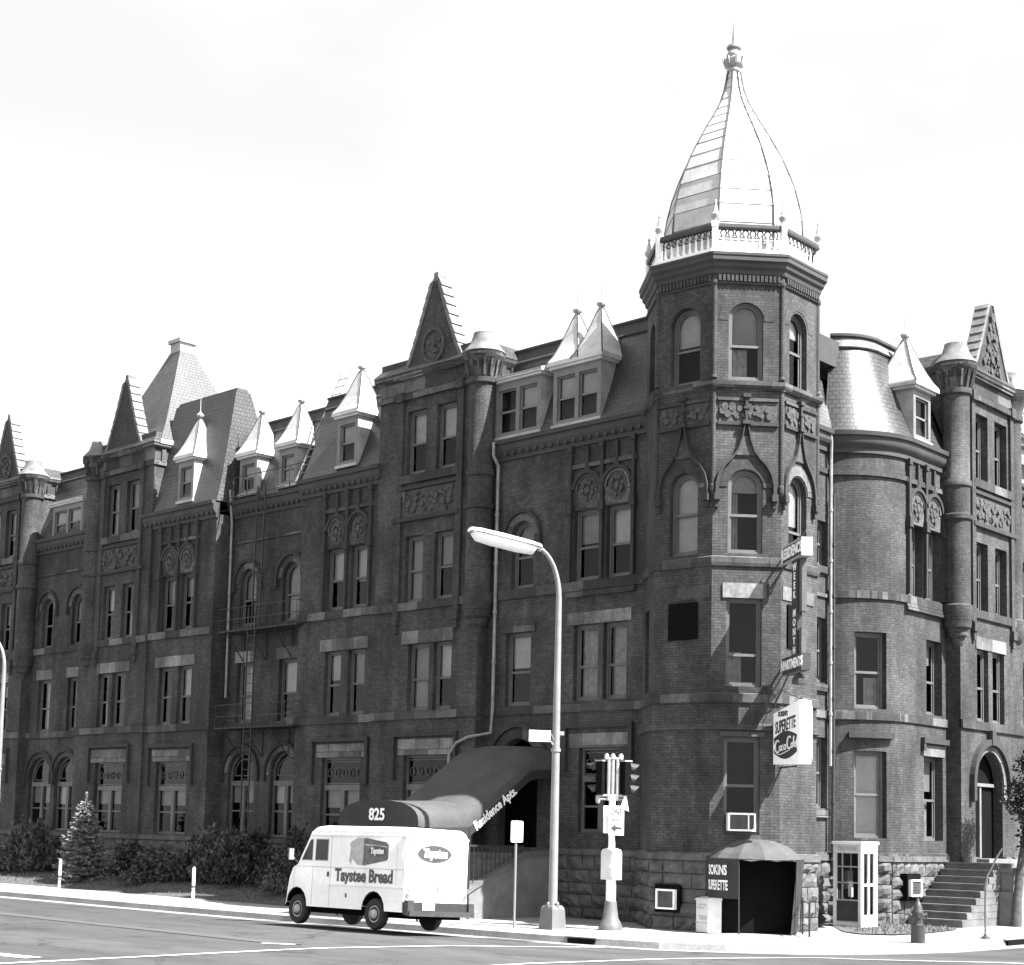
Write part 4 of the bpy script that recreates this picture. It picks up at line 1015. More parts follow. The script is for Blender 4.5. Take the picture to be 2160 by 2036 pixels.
# ------------------------------------------------------------------ side steps
ss = thing('stone_steps', (-21.3, 44.5, 0), 'worn stone steps climbing along the wall to the arched doorway', 'steps')
for k in range(9):
    mb = MB(RW); y0 = 43.0+k*.29; z1 = (k+1)*.195
    mb.box(y0, 46.4, .1 if y0 < 45.7 else GD+.1, 1.75, k*.195-.01 if k else -.03, z1-.05); mb.box(y0-.04, 46.4, .1 if y0 < 45.7 else GD+.1, 1.75, z1-.05, z1)
    o = mb.build('step', 'step_stone', ss)
MB(RW).box(46.4, 48.9, GD+.11, 1.75, -.03, 1.62).build('landing', 'step_stone', ss)
MB(RW).box(45.5, 48.9, 1.76, 2.1, -.03, 1.5).box(45.4, 46.9, 1.7, 2.2, -.03, .95).build('cheek_pier', 'concrete_wall', ss)
MB(RW).box(45.46, 48.95, 1.72, 2.14, 1.5, 1.62).build('pier_cap', 'step_stone', ss)

# ------------------------------------------------------------------ fire escape and roof ladder
fe = thing('fire_escape', LW.p(20.8, -1.2, 0), 'black iron fire escape with two balconies and ladders on the recessed bay', 'fire escape')
for z in (9.1, 5.68):
    mb = MB(LW).box(18.25, 22.75, dD+.06, dD+1.0, z+.02, z+.05)
    for k in range(24): mb.box(18.3+k*.19, 18.36+k*.19, dD+.06, dD+1.0, z+.05, z+.08)
    pf = mb.build('platform', 'iron', fe)
    mb = MB(LW)
    for h in (.45, .86):
        mb.bar(LW.p(18.25, dD+1.0, z+h), LW.p(22.75, dD+1.0, z+h), .02)
        for s in (18.25, 22.75): mb.bar(LW.p(s, dD+.06, z+h), LW.p(s, dD+1.0, z+h), .02)
    for k in range(11): mb.bar(LW.p(18.25+k*.45, dD+1.0, z), LW.p(18.25+k*.45, dD+1.0, z+.86), .014)
    mb.build('railing', 'iron', pf)
    mb = MB(LW)
    for s in (18.5, 19.7, 21.2, 22.5): mb.bar(LW.p(s, dD+.03, z-.95), LW.p(s, dD+.85, z), .03).bar(LW.p(s, dD+.04, z-.95), LW.p(s, dD+.04, z), .03)
    mb.build('bracket', 'iron', pf)
def ladder(p0, p1, w, wv, name, mat='iron', step=.32, r=.02):
    mb = MB(); p0, p1 = V3(p0), V3(p1); o = V3(wv).normalized()*w/2
    mb.bar(p0-o, p1-o, r*2).bar(p0+o, p1+o, r*2); n = int((p1-p0).length/step)
    for k in range(1, n): q = p0.lerp(p1, k/n); mb.bar(q-o, q+o, r*1.1)
    return mb
ladder(LW.p(20.85, dD+.95, 2.6), LW.p(20.85, dD+.95, 9.9), .42, LW.u, '').build('drop_ladder', 'iron', fe)
ladder(LW.p(21.4, dD+.4, 9.15), LW.p(21.4, dD+.35, 14.4), .45, LW.u, '').build('upper_ladder', 'iron', fe)
mb = MB(LW); mb.bar(LW.p(19.9, dD+.45, 14.15), LW.p(23.2, dD+.45, 14.15), .03).bar(LW.p(18.6, dD+.45, 14.85), LW.p(23.0, dD+.45, 14.85), .025)
for k in range(6): mb.bar(LW.p(18.8+k*.84, dD+.45, 14.0), LW.p(18.8+k*.84, dD+.45, 14.85), .025)
mb.build('eave_rail', 'iron', fe)
rl = thing('roof_ladder', LW.p(19, dD, 14.1), 'thin two-rail ladder leaning up the slate roof between dormers', 'ladder')
mb = ladder(LW.p(18.75, dC-.02, 14.15), LW.p(18.75, dC-1.9, 18.4), .5, LW.u, '', r=.02); mb.build('ladder_frame', 'steel', rl)

# ------------------------------------------------------------------ street lamps
def lamp_parts(t, base, ang, scale=1.0):
    b = V3(base); d = V3((cos(ang), sin(ang), 0)); q = V3((-d.y, d.x, 0))
    k = scale
    mb = MB().lathe(b, [(.36, -.06), (.36, .0), (.34, .05), (.3, .5), (.27, .56), (.22, .6)], 4, True, radians(38)); 
    for j in range(4):
        a = radians(38)+pi/4+pi/2*j; mb.lathe(b+V3((.16*cos(a), .16*sin(a), .55)), [(.05, 0), (.05, .1), (.02, .13)], 6)
    mb.build('lamp_base', 'pole_grey', t)
    pts = [b+Z*.5, b+Z*4, b+Z*(8.3*k)]; rr = [.115, .1, .075]
    for j in range(1, 9):
        a = radians(84)*j/8; pts.append(b+Z*(8.3*k)+d*(.75*(1-cos(a)))+Z*(1.25*sin(a))); rr.append(.07-.02*j/8)
    MB().tube(pts, rr, 14).build('lamp_pole', 'steel', t, smooth=40)
    e = pts[-1]; ax = (d*1.0+Z*.1).normalized(); up = q.cross(ax) if q.cross(ax).z > 0 else -q.cross(ax)
    def sec(s, w, h0, h1): 
        c = e+ax*s
        return [c+q*(w*cos(a_))+up*((h1 if sin(a_) > 0 else h0)*sin(a_)) for a_ in [2*pi*j/14 for j in range(14)]]
    hd = MB().loft([sec(-.08, .1, .08, .07), sec(-.02, .17, .04, .11), sec(.25, .21, .03, .13), sec(1.0, .22, .03, .14), sec(1.75, .21, .03, .13), sec(1.98, .16, .03, .1), sec(2.04, .08, .02, .06)])
    ho = hd.build('lamp_head', 'paint_white', t, smooth=50)
    ls = MB().loft([sec(.08, .13, .08, .0), sec(.16, .18, .22, .0), sec(.6, .2, .25, .0), sec(1.4, .2, .25, .0), sec(1.8, .18, .22, .0), sec(1.93, .12, .1, .0)])
    ls.build('lamp_lens', 'sign_white', ho, smooth=50)
    rb = MB()
    for s in (.45, .9, 1.35): rb.tube([e+ax*s+q*.22, e+ax*s+q*.225+up*.05], .03)
    MB().loft([sec(-.03, .19, .03, .02), sec(.25, .23, .03, .03), sec(1.75, .23, .03, .03), sec(2.02, .14, .03, .02)]).build('lens_frame', 'steel', ho, smooth=50)
    MB().tube([b+Z*4.42, b+Z*4.5], .125, 12).build('pole_band', 'steel', t)
sl = thing('street_lamp', (-26.1, 31.97, -.04), 'tall grey street lamp with a long white fluorescent head on a curved arm', 'street lamp', 'street lamps along the kerb')
lamp_parts(sl, (-26.1, 31.97, -.04), radians(-107))
sl2 = copy_tree(sl); p_ = LW.p(27.8, 4.75, -.04)
sl2.location = p_; sl2.rotation_euler = (0, 0, radians(-40)); sl2.scale = (.95, .95, .93)
sl2['label'] = 'street lamp pole cut off by the left edge of the photo'
# street name plates on the lamp pole
sn = thing('street_name_sign', (-26.1, 31.97, 4.6), 'blank white street name plate clamped to the lamp pole', 'street sign')
d_ = V3((cos(radians(-150)), sin(radians(-150)), 0)); b_ = V3((-26.1, 31.97, 0))
vv = (b_-V3((0, 0, 0))).normalized(); q_ = V3((-vv.y, vv.x, 0))
f_ = Fr(b_, (q_*.96-vv*.28), (-vv*.96-q_*.28))
MB(f_).box(.16, .72, .04, .06, 4.62, 4.9).build('name_plate', 'sign_white', sn); MB(f_).bar(f_.p(.08, .05, 4.55), f_.p(.2, .05, 4.68), .04).bar(f_.p(0, .05, 4.5), f_.p(.14, .05, 4.82), .02).build('bracket', 'steel', sn)
MB(f_).box(-.22, -.1, -.06, -.03, 4.8, 4.9).build('second_plate', 'steel', sn)

# ------------------------------------------------------------------ traffic signal
tb = V3((-25.1, 33.03, -.03))
ts = thing('traffic_signal', tb, 'short traffic signal post with twin black three lamp heads beside the kerb', 'traffic signal')
MB().lathe(tb, [(.3, -.03), (.3, .12), (.27, .16), (.26, .2), (.2, .3), (.16, .6), (.15, .72)], 16).build('signal_base', 'pole_grey', ts, smooth=40)
MB().tube([tb+Z*.7, tb+Z*1.35], .125, 14).tube([tb+Z*1.35, tb+Z*3.35], .085, 14).build('signal_pole', 'paint_white', ts, smooth=40)
vw = (tb*1).normalized(); vw = V3((vw.x, vw.y, 0)).normalized(); qv = V3((vw.y, -vw.x, 0))             # qv = to the right as seen from the crossing
FS = Fr(tb, qv, -vw)
cbx = FS.p(0, 0, 0)
F45 = Fr(tb, LW.u, LW.n)
mb = MB(F45).box(-.2, .2, -.17, .17, 1.25, 1.92); mb.prism([(-.2, 1.92), (.2, 1.92), (.15, 2.0), (.0, 2.03), (-.15, 2.0)], -.17, .17); mb.build('control_cabinet', 'cabinet', ts)
MB(F45).box(-.16, .16, .172, .186, 1.3, 1.88).box(-.13, -.09, .185, .2, 1.54, 1.64).build('cabinet_door', 'cabinet', ts)
mb = MB(FS)
for s in (-.1, 0, .12): mb.tube([FS.p(s, .02, 3.22), FS.p(s, .02, 4.26)], .045, 8)
mb.tube([FS.p(-.2, .02, 4.27), FS.p(.24, .02, 4.27)], .045, 8).tube([FS.p(-.38, .02, 3.34), FS.p(.36, .02, 3.34)], .04, 8).tube([FS.p(-.38, .02, 3.25), FS.p(.3, .02, 3.25)], .025, 8)
for s in (-.16, 0, .2): mb.lathe(FS.p(s, .02, 4.26), [(.06, 0), (.06, .1), (.03, .14)], 8)
mb.lathe(FS.p(-.36, .02, 3.14), [(.03, 0), (.06, .05), (.06, .2)], 8); mb.build('mounting_frame', 'signal_grey', ts, smooth=40)
for dirn, s in ((V3((-1, -.15, 0)), -.3), (V3((.35, 1, 0)), .33)):
    dirn = dirn.normalized(); c = FS.p(s, 0, 0)
    fh_ = Fr(c, V3((-dirn.y, dirn.x, 0)), dirn)
    mb = MB(fh_).box(-.12, .12, -.1, .06, 3.37, 4.2); hd = mb.build('signal_head', 'dark', ts)
    for z in (3.51, 3.785, 4.06):
        n = 12; R0 = [fh_.p(.135*cos(2*pi*j/n), .1, z+.135*sin(2*pi*j/n)) for j in range(n)]
        vz = MB()
        up = [fh_.p(.125*cos(a), .08, z+.125*sin(a)) for a in [radians(-30)+radians(240)*j/n for j in range(n+1)]]
        up2 = [fh_.p(.14*cos(a), .06+.13+.2*max(0, sin(a)), z-.03+.125*sin(a)) for a in [radians(-30)+radians(240)*j/n for j in range(n+1)]]
        vz.loft([up, up2], False, False, False); vz.build('visor', 'iron', hd)
        MB().face([fh_.p(.11*cos(2*pi*j/n), .105, z+.11*sin(2*pi*j/n)) for j in range(n)]).build('lens', 'lens_dark', hd)
    MB(fh_).box(-.14, .14, -.12, .1, 4.2, 4.235).build('head_lid', 'signal_grey', hd)
MB(FS).hexa([FS.p(.2, .06, 3.03), FS.p(.42, .06, 2.96), FS.p(.42, .02, 2.96), FS.p(.2, .02, 3.03), FS.p(.3, .06, 3.34), FS.p(.35, .06, 3.34), FS.p(.35, .02, 3.34), FS.p(.3, .02, 3.34)]).build('side_plate', 'sign_white', ts)
ow = thing('one_way_sign', tb+Z*2.7, 'white one way sign with a black left arrow on the signal post', 'traffic sign')
FO = Fr(tb, qv*.95+vw*.3, -vw*.95+qv*.3)
for f_, s0, s1 in ((FO, -.13, .27),):
    MB(f_).box(s0, s1, .12, .135, 2.36, 3.09).build('sign_plate', 'sign_white', ow)
MB(FS).box(-.22, -.08, .02, .035, 2.4, 3.09).build('second_plate', 'sign_white', ow)
lt = MB(FO)
put_text(lt, 'ONE', .24, FO.p(.07, .135, 2.93), FO.u, Z, .004, xscale=.62, font_off=.006); put_text(lt, 'WAY', .16, FO.p(.07, .135, 2.73), FO.u, Z, .004, xscale=.75, font_off=.004); lt.build('lettering', 'ink_grey', ow)
MB(FO).prism([(-.08, 2.53), (.06, 2.65), (.06, 2.57), (.21, 2.56), (.21, 2.5), (.06, 2.5), (.06, 2.42)], .136, .142).build('arrow', 'ink', ow)
# plain sign on a thin post
sb = V3((-26.84, 31.37, -.04)); ps = thing('parking_sign', sb, 'small blank white sign on a thin post beside the street lamp', 'traffic sign')
MB().tube([sb, sb+Z*2.68], .03, 8).build('sign_post', 'steel', ps)
vw2 = V3((sb.x, sb.y, 0)).normalized(); F2 = Fr(sb, V3((vw2.y, -vw2.x, 0))*.9+vw2*.43, -vw2*.9+V3((vw2.y, -vw2.x, 0))*.43)
n = 4; pl_ = []
for cx_, cz_, a0 in ((.13, 2.63, 0), (-.13, 2.63, 90), (-.13, 2.17, 180), (.13, 2.17, 270)):
    for j in range(4): a = radians(a0+30*j); pl_.append((cx_+.035*cos(a), cz_+.035*sin(a)))
MB(F2).prism(pl_, .04, .055).build('sign_plate', 'sign_white', ps)
# kerb side marker posts
for k, (p, lab) in enumerate(((LW.p(26.75, 2.75, -.02), 'thin white marker post standing before the silvery spruce'), (LW.p(18.1, 3.0, -.02), 'thin white marker post on the lawn edge ahead of the van'))):
    t = thing('marker_post', p, lab, 'post', 'white posts along the pavement')
    MB().lathe(p, [(.05, 0), (.05, .98), (.03, 1.03)], 8).build('post_shaft', 'sign_white', t); MB().tube([p+Z*.38, p+Z*.46], .053, 8).tube([p+Z*.3, p+Z*.33], .053, 8).build('post_band', 'ink_grey', t)
# ------------------------------------------------------------------ delivery van (built in its own axes: x forward, y left, z up)
VB = MB.build
def lbuild(mb, name, mat, parent, smooth=False, fix=False):
    o = VB(mb, name, mat, None, smooth, fix); o.parent = parent; return o
van = thing('delivery_van', (-26.83, 28.49, -.054), 'white step van lettered with bread advertising, driving away along the kerb', 'van')
van.rotation_euler = (radians(2.26), radians(.49), radians(173.85))
VW, VL = 1.96, 4.75; h_ = VW/2
def van_profile(i):                                 # i = inset of the rounded roof and nose
    def archpts(c, r, z0, n=8): return [(c+r*cos(t), max(z0, .45+(r+.02)*sin(t))) for t in [pi*k/n for k in range(n+1)]][::-1]
    p = [(0+i*.4, .45)]
    p += archpts(1.17, .44, .45)
    p += archpts(4.26, .45, .45)
    p += [(4.74-i*.5, .5), (4.75-i, .8), (4.68-i, 1.15), (4.55-i, 1.4), (4.36-i, 1.48), (3.93-i, 2.14), (3.84-i, 2.3), (3.66-i, 2.42-i), (3.3, 2.45-i), (.2+i, 2.43-i), (.08+i, 2.38-i), (.02+i*.4, 2.28-i*.6)]
    return p
R_ = []
for y, i in ((-h_, .13), (-h_+.015, .075), (-h_+.06, .03), (-h_+.14, 0), (h_-.14, 0), (h_-.06, .03), (h_-.015, .075), (h_, .13)):
    R_.append([V3((x, y, z)) for x, z in van_profile(i)])
mb = MB(); pr_ = R_
n_ = len(R_[0]); mb.loft(R_, False, False)
for r_ in (R_[0], R_[-1]):
    tri = tessellate_polygon([[V3((p.x, p.z, 0)) for p in r_]]); b0 = len(mb.v); mb.v += [tuple(p) for p in r_]; mb.f += [tuple(b0+k for k in t) for t in tri]
lbuild(mb, 'body', 'van_white', van, smooth=32, fix=True)
lbuild(MB().box(.1, 4.6, -h_+.12, h_-.3, .3, .95), 'underbody', 'dark', van)
for cx_, rz_ in ((1.17, .435), (4.26, .445)):
    for y0, y1 in ((h_-.01, .2), (-h_+.01, -.2)):
        A_ = [(cx_+rz_*cos(pi*k/14), .44+rz_*sin(pi*k/14)) for k in range(15)]
        wl_ = MB().loft([[V3((x, y0, z)) for x, z in A_], [V3((x, y1, z)) for x, z in A_]], False, False, False); wl_.face([V3((x, y1, z)) for x, z in A_]); lbuild(wl_, 'wheel_arch', 'dark', van)
# seams, rub rail, drip rail
mb = MB(); yo = h_
mb.box(.04, 3.0, yo-.005, yo+.022, 1.0, 1.035).box(.03, 3.75, yo-.01, yo+.02, 2.2, 2.225)
mb.box(-.02, .0, -h_+.05, h_-.05, 2.2, 2.225); lbuild(mb, 'rub_rail', 'van_white', van)
mb = MB(); mb.box(.04, 4.4, yo-.002, yo+.003, 1.43, 1.436).box(2.9, 2.906, yo-.002, yo+.003, .5, 2.2).box(.06, .066, yo-.002, yo+.003, .5, 2.2).box(3.62, 3.626, yo-.002, yo+.003, .5, 1.45)
mb.box(-.004, .001, -.004, .004, .75, 2.18); mb.box(.35, .353, yo-.002, yo+.003, 1.04, 2.2).box(1.5, 1.503, yo-.002, yo+.003, 1.04, 2.2).box(4.4, 4.404, yo-.002, yo+.003, .9, 1.42)
mb.box(-.004, .001, -h_+.12, -h_+.126, .75, 2.18).box(-.004, .001, h_-.126, h_-.12, .75, 2.18).box(-.004, .001, -h_+.12, h_-.12, .745, .751)
lbuild(mb, 'panel_seam', 'seam_metal', van)
mb = MB()
for k in range(34): mb.box(.12+k*.1, .132+k*.1, yo-.002, yo+.006, 1.405, 1.417); mb.box(.12+k*.1, .132+k*.1, yo-.002, yo+.006, 2.16, 2.172)
for k in range(14): mb.box(.1+k*.045, .106+k*.045, yo-.002, yo+.004, .66+.02*(k % 3), .672+.02*(k % 3))
lbuild(mb, 'rivets', 'hub', van)
lbuild(MB().box(2.96, 3.0, yo, yo+.03, 1.2, 1.32).box(2.2, 2.26, yo-.002, yo+.006, .72, .82), 'side_handle', 'seam_metal', van)
for sy in (-1, 1):
    lbuild(MB().box(-.03, .0, sy*(h_-.09)-.045, sy*(h_-.09)+.045, .8, .9), 'tail_lamp', 'loaf_dark', van)
    lbuild(MB().box(-.025, .0, sy*(h_-.16)-.02, sy*(h_-.16)+.02, 2.24, 2.28), 'marker_lamp', 'loaf_dark', van)
    for zz_ in (1.0, 1.5, 2.0): lbuild(MB().box(-.018, .0, sy*(h_-.13)-.03, sy*(h_-.13)+.03, zz_-.03, zz_+.03), 'hinge', 'hub', van)
def vglass(pts, name='side_window'):
    n = len(pts); c = (sum(p[0] for p in pts)/n, sum(p[1] for p in pts)/n)
    o_ = [V3((p[0], h_+.006, p[1])) for p in pts]; i_ = [V3((p[0]*.93+c[0]*.07, h_+.006, p[1]*.93+c[1]*.07)) for p in pts]
    fo = lbuild(MB().loft([[V3((x.x, h_-.01, x.z)) for x in o_], o_, i_, [V3((x.x, h_-.01, x.z)) for x in i_]], False, False), name, 'hub', van)
    lbuild(MB().face([V3((x.x, h_+.002, x.z)) for x in i_]), 'pane', 'lens_dark', fo)
vglass([(3.02, 1.58), (3.56, 1.58), (3.55, 2.12), (3.02, 2.12)]); vglass([(3.66, 1.58), (4.12, 1.58), (3.78, 2.1), (3.66, 2.12)])
lbuild(MB().face([V3((4.345, y, 1.51)) if z == 0 else V3((3.925, y, 2.14)) for y, z in ((-h_+.18, 0), (h_-.18, 0), (h_-.22, 1), (-h_+.22, 1))]), 'windscreen', 'lens_dark', van)
# the driver's arm and shoulder are only a dark shape inside; wheels
def wheel(x, y, sgn):
    c = V3((x, y, .37)); n = 24
    def rg(r, yy): return [c+V3((r*cos(2*pi*k/n), yy*sgn, r*sin(2*pi*k/n))) for k in range(n)]
    t = lbuild(MB().loft([rg(.2, -.1), rg(.34, -.1), rg(.37, -.06), rg(.37, .06), rg(.34, .1), rg(.22, .105), rg(.21, .08)], True, True), 'wheel', 'rubber', van, smooth=40)
    lbuild(MB().loft([rg(.205, .06), rg(.2, .085), rg(.12, .07), rg(.1, .12), rg(.06, .14)], True, True), 'hub_cap', 'hub', t, smooth=40)
for x in (1.17, 4.26):
    wheel(x, h_-.14, 1); wheel(x, -h_+.14, -1)
mb = MB().box(-.14, .03, -h_-.02, h_+.02, .42, .7); lbuild(mb, 'rear_panel', 'canvas_black', van)
mb = MB().box(-.24, -.12, -h_-.03, h_+.03, .38, .5).box(-.2, -.05, h_-.14, h_+.05, .4, .74).box(-.2, -.05, -h_-.05, -h_+.12, .4, .7); lbuild(mb, 'bumper', 'hydrant_paint', van)
lbuild(MB().box(-.16, -.143, .18, .55, .52, .68), 'licence_plate', 'sign_white', van)
lbuild(MB().box(4.74, 4.9, -h_+.0, h_-.0, .42, .58), 'bumper', 'hydrant_paint', van)
lbuild(MB().box(4.3, 4.34, h_+.12, h_+.26, 1.58, 1.86).bar((4.32, h_-.05, 1.5), (4.32, h_+.18, 1.7), .025), 'mirror', 'steel', van)
# lettering and the painted loaf
sx = lambda px: (1180-px)/1180*VL
def flat(pts, mat, name, par, off=.006): return lbuild(MB().face([V3((x, h_+off, z)) for x, z in pts]), name, mat, par)
mb = MB(); put_text(mb, 'Taystee Bread', .42, V3((1.58, h_, 1.24)), V3((-1, 0, 0)), Z, .005, font_off=.016, xscale=.92); lbuild(mb, 'lettering', 'ink_grey', van)
def ell(cx_, cz_, rx, rz, n=24): return [(cx_+rx*cos(2*pi*k/n), cz_+rz*sin(2*pi*k/n)) for k in range(n)]
lf = flat([(1.68, 2.14), (1.55, 2.16), (.75, 2.06), (.68, 2.0), (.68, 1.68), (.74, 1.63), (1.6, 1.5), (1.72, 1.55)], 'loaf_dark', 'painted_loaf', van, .005)
flat([(1.62, 2.15), (1.85, 2.17), (2.02, 2.1), (2.08, 1.98), (2.02, 1.9), (2.04, 1.66), (1.85, 1.52), (1.68, 1.5), (1.62, 1.6)], 'loaf_pale', 'loaf_end', lf, .008)
flat([(2.05, 2.1), (2.16, 2.02), (2.13, 1.86), (2.18, 1.6), (2.1, 1.52), (2.04, 1.7)], 'loaf_pale', 'wrapper_twist', lf, .006)
flat(ell(1.1, 1.85, .34, .13), 'ink_grey', 'badge', lf, .009)
flat([(1.6, 2.02), (.72, 1.97), (.72, 1.94), (1.6, 1.98)], 'loaf_pale', 'wrapper_stripe', lf, .009)
mb = MB(); put_text(mb, 'Taystee', .2, V3((1.1, h_+.009, 1.85)), V3((-1, 0, 0)), Z, .003, font_off=.008, shear=.15, xscale=.8); lbuild(mb, 'badge_lettering', 'letter_white', lf)
mb = MB().face([V3((-.006, .12+.52*cos(t), 1.84+.2*sin(t))) for t in [2*pi*k/28 for k in range(28)]][::-1]); bd = lbuild(mb, 'rear_badge', 'seam_metal', van)
mb = MB(); put_text(mb, 'Taystee', .28, V3((-.007, .12, 1.84)), V3((0, -1, 0)), Z, .004, font_off=.014, shear=.15, xscale=.85); lbuild(mb, 'badge_lettering', 'letter_white', bd)
mb = MB()
for k in range(12):
    if k not in (3, 7): mb.box(-.008, -.004, .5-k*.085-.02, .5-k*.085+.025, 1.52, 1.55)
lbuild(mb, 'small_print', 'hub', bd)
lbuild(MB().box(-.02, -.002, -.04, .0, .95, 1.1), 'door_handle', 'steel', van)

# ------------------------------------------------------------------ signs on the tower
ray = V3((-.743, .669, 0)); ex = -ray                # away from the wall
rs_o = V3((-21.88, 35.85, 0))+ex*.42
FS1 = Fr(rs_o, ex, V3((-ex.y*-1, -ex.x, 0)))
nl = V3((ex.y, -ex.x, 0));  nl = nl if nl.x < 0 else -nl        # the side read from the crossing
FS1 = Fr(rs_o, ex, nl)
rsg = thing('residence_sign', FS1.p(.8, 0, 8), 'black and white vertical neon sign reading residence week month apartments', 'sign')
MB(FS1).box(0, 1.55, -.14, .14, 9.22, 9.68).build('top_box', 'signal_grey', rsg)
MB(FS1).box(.03, 1.5, .14, .15, 9.26, 9.62).build('top_face', 'ink', rsg)
MB(FS1).box(-.1, 1.5, -.12, .12, 6.42, 6.84).build('bottom_box', 'ink', rsg)
MB(FS1).box(.5, .98, -.06, .06, 6.84, 9.22).build('letter_board', 'ink', rsg)
MB(FS1).box(1.0, 1.22, -.1, .02, 7.9, 9.2).box(1.0, 1.2, -.1, .02, 6.86, 7.5).build('back_box', 'ink_grey', rsg)
lt = MB(); put_text(lt, 'RESIDENCE', .36, FS1.p(.76, .15, 9.44), FS1.u, Z, .006, xscale=.95, font_off=.012); lt.build('lettering', 'letter_white', rsg)
lt = MB(); put_text(lt, 'APARTMENTS', .33, FS1.p(.7, .12, 6.63), FS1.u, Z, .006, xscale=.88, font_off=.01); lt.build('lettering', 'letter_white', rsg)
zz = 9.05; lt = MB()
for ch in 'WEEK MONTH':
    if ch != ' ': put_text(lt, ch, .25, FS1.p(.74, .06, zz), FS1.u, Z, .006, font_off=.008, xscale=1.15)
    zz -= .232
lt.build('lettering', 'letter_white', rsg)
mb = MB(); mb.tube([FS1.p(-.5, 0, 9.5), FS1.p(1.5, 0, 9.85)], .025, 6).tube([FS1.p(-.6, 0, 9.2), FS1.p(0, 0, 9.25)], .025, 6).tube([FS1.p(-.6, 0, 6.7), FS1.p(0, 0, 6.7)], .03, 6)
mb.build('bracket', 'iron', rsg)
for a_, b_ in ((TFF.p(.6, .02, 8.5), FS1.p(-.1, 0, 9.4)), (TFF.p(.2, .02, 5.2), FS1.p(-.1, 0, 6.6)), (TFF.p(.7, .02, 5.6), FS1.p(.1, 0, 6.45))): MB().bar(a_, b_, .03).build('stay', 'iron', rsg)
MB().lathe(FS1.p(1.25, .1, 6.12), [(.03, .25), (.1, .2), (.16, .08), (.17, -.02), (.1, -.05)], 12).build('floodlight', 'iron', rsg)
eo = V3((-21.86, 35.62, 0)); e2 = V3((.862, -.507, 0)); n2_ = V3((e2.y, -e2.x, 0)); n2_ = n2_ if n2_.x < 0 else -n2_
FS2 = Fr(eo+e2*.05, e2, n2_)
cs_ = thing('store_sign', FS2.p(.6, 0, 4.8), 'white projecting store sign with dark fishtail soft drink emblem beside the tower', 'sign')
q4 = [(0, 4.18), (1.3, 4.16), (1.3, 5.72), (0, 5.45)]
MB(FS2).prism([(0, 4.18), (1.3, 4.16), (1.36, 4.3), (1.36, 5.5), (1.3, 5.72), (0, 5.45)], -.17, .17).build('sign_box', 'sign_white', cs_)
lt = MB(); put_text(lt, "SOKIN'S", .17, FS2.p(.5, .17, 5.42), FS2.u, V3((.0, 0, 1)), .006, font_off=.006, xscale=.8)
uxs = (FS2.u+Z*.13).normalized()
put_text(lt, 'SUPERETTE', .42, FS2.p(.63, .17, 5.13), uxs, Z, .006, font_off=.008, xscale=.5); lt.build('lettering', 'ink', cs_)
up_ = [(.02+.06*sin(0), 4.8)]
ft = []
for k in range(17): x = .03+1.2*k/16; ft.append((x, 4.82+.14*sin(k/16*pi)+.06*k/16))
rgt = [(1.2, 4.78), (1.14, 4.66), (1.24, 4.5)]
lo_ = []
for k in range(17): x = 1.22-1.18*k/16; lo_.append((x, 4.46-.16*sin(k/16*pi)))
fish = ft+rgt+lo_+[(.1, 4.6)]
MB(FS2).poly(fish, d=.176).build('fishtail_panel', 'ink', cs_)
# flowing script, drawn as tubes
sc = MB()
def scr(pts, r=.018): sc.tube([FS2.p(.1+x*1.02, .182, 4.36+y*.9+x*.1) for x, y in pts], [r*.5]+[r]*(len(pts)-2)+[r*.5], 5)
def cur(fn, n=14): return [fn(k/n) for k in range(n+1)]
def arcp(cx, cy, rx, ry, a0, a1, n=14): return [(cx+rx*cos(a0+(a1-a0)*k/n), cy+ry*sin(a0+(a1-a0)*k/n)) for k in range(n+1)]
def low_a(x): scr(arcp(x, .2, .045, .07, .3, 6.3), .013); scr([(x+.045, .27), (x+.045, .15), (x+.075, .13)], .012)
scr(arcp(.14, .27, .105, .17, .7, 5.5), .019)                     # C
scr(arcp(.285, .2, .045, .07, 0, 6.4), .013)                       # o
scr(arcp(.40, .2, .045, .07, .9, 5.4), .013)                       # c
low_a(.51); scr([(.59, .2), (.64, .21)], .014)                     # a -
scr(arcp(.74, .29, .1, .17, .7, 5.5), .019)                        # C
scr(arcp(.875, .2, .043, .07, 0, 6.4), .013)                       # o
scr([(.93, .18), (.965, .3), (.98, .42), (.955, .44), (.945, .32), (.95, .16), (.985, .13)], .012)  # l
low_a(1.04)
scr([(.1, .07), (.3, .03), (.55, .06), (.75, .09)], .011)
sc.build('script_lettering', 'letter_white', cs_)
mb = MB().tube([TFF.p(.9, .0, 5.5), FS2.p(1.2, 0, 5.8)], .025, 6).tube([FS2.p(.0, 0, 4.1), FS2.p(.9, 0, 4.12)], .02, 6).tube([TFF.p(.6, .0, 3.4), FS2.p(.15, 0, 4.15)], .02, 6); mb.build('bracket', 'iron', cs_); MB().bar(TFF.p(.88, .02, 6.1), FS2.p(1.1, 0, 5.75), .015).build('stay', 'iron', cs_)

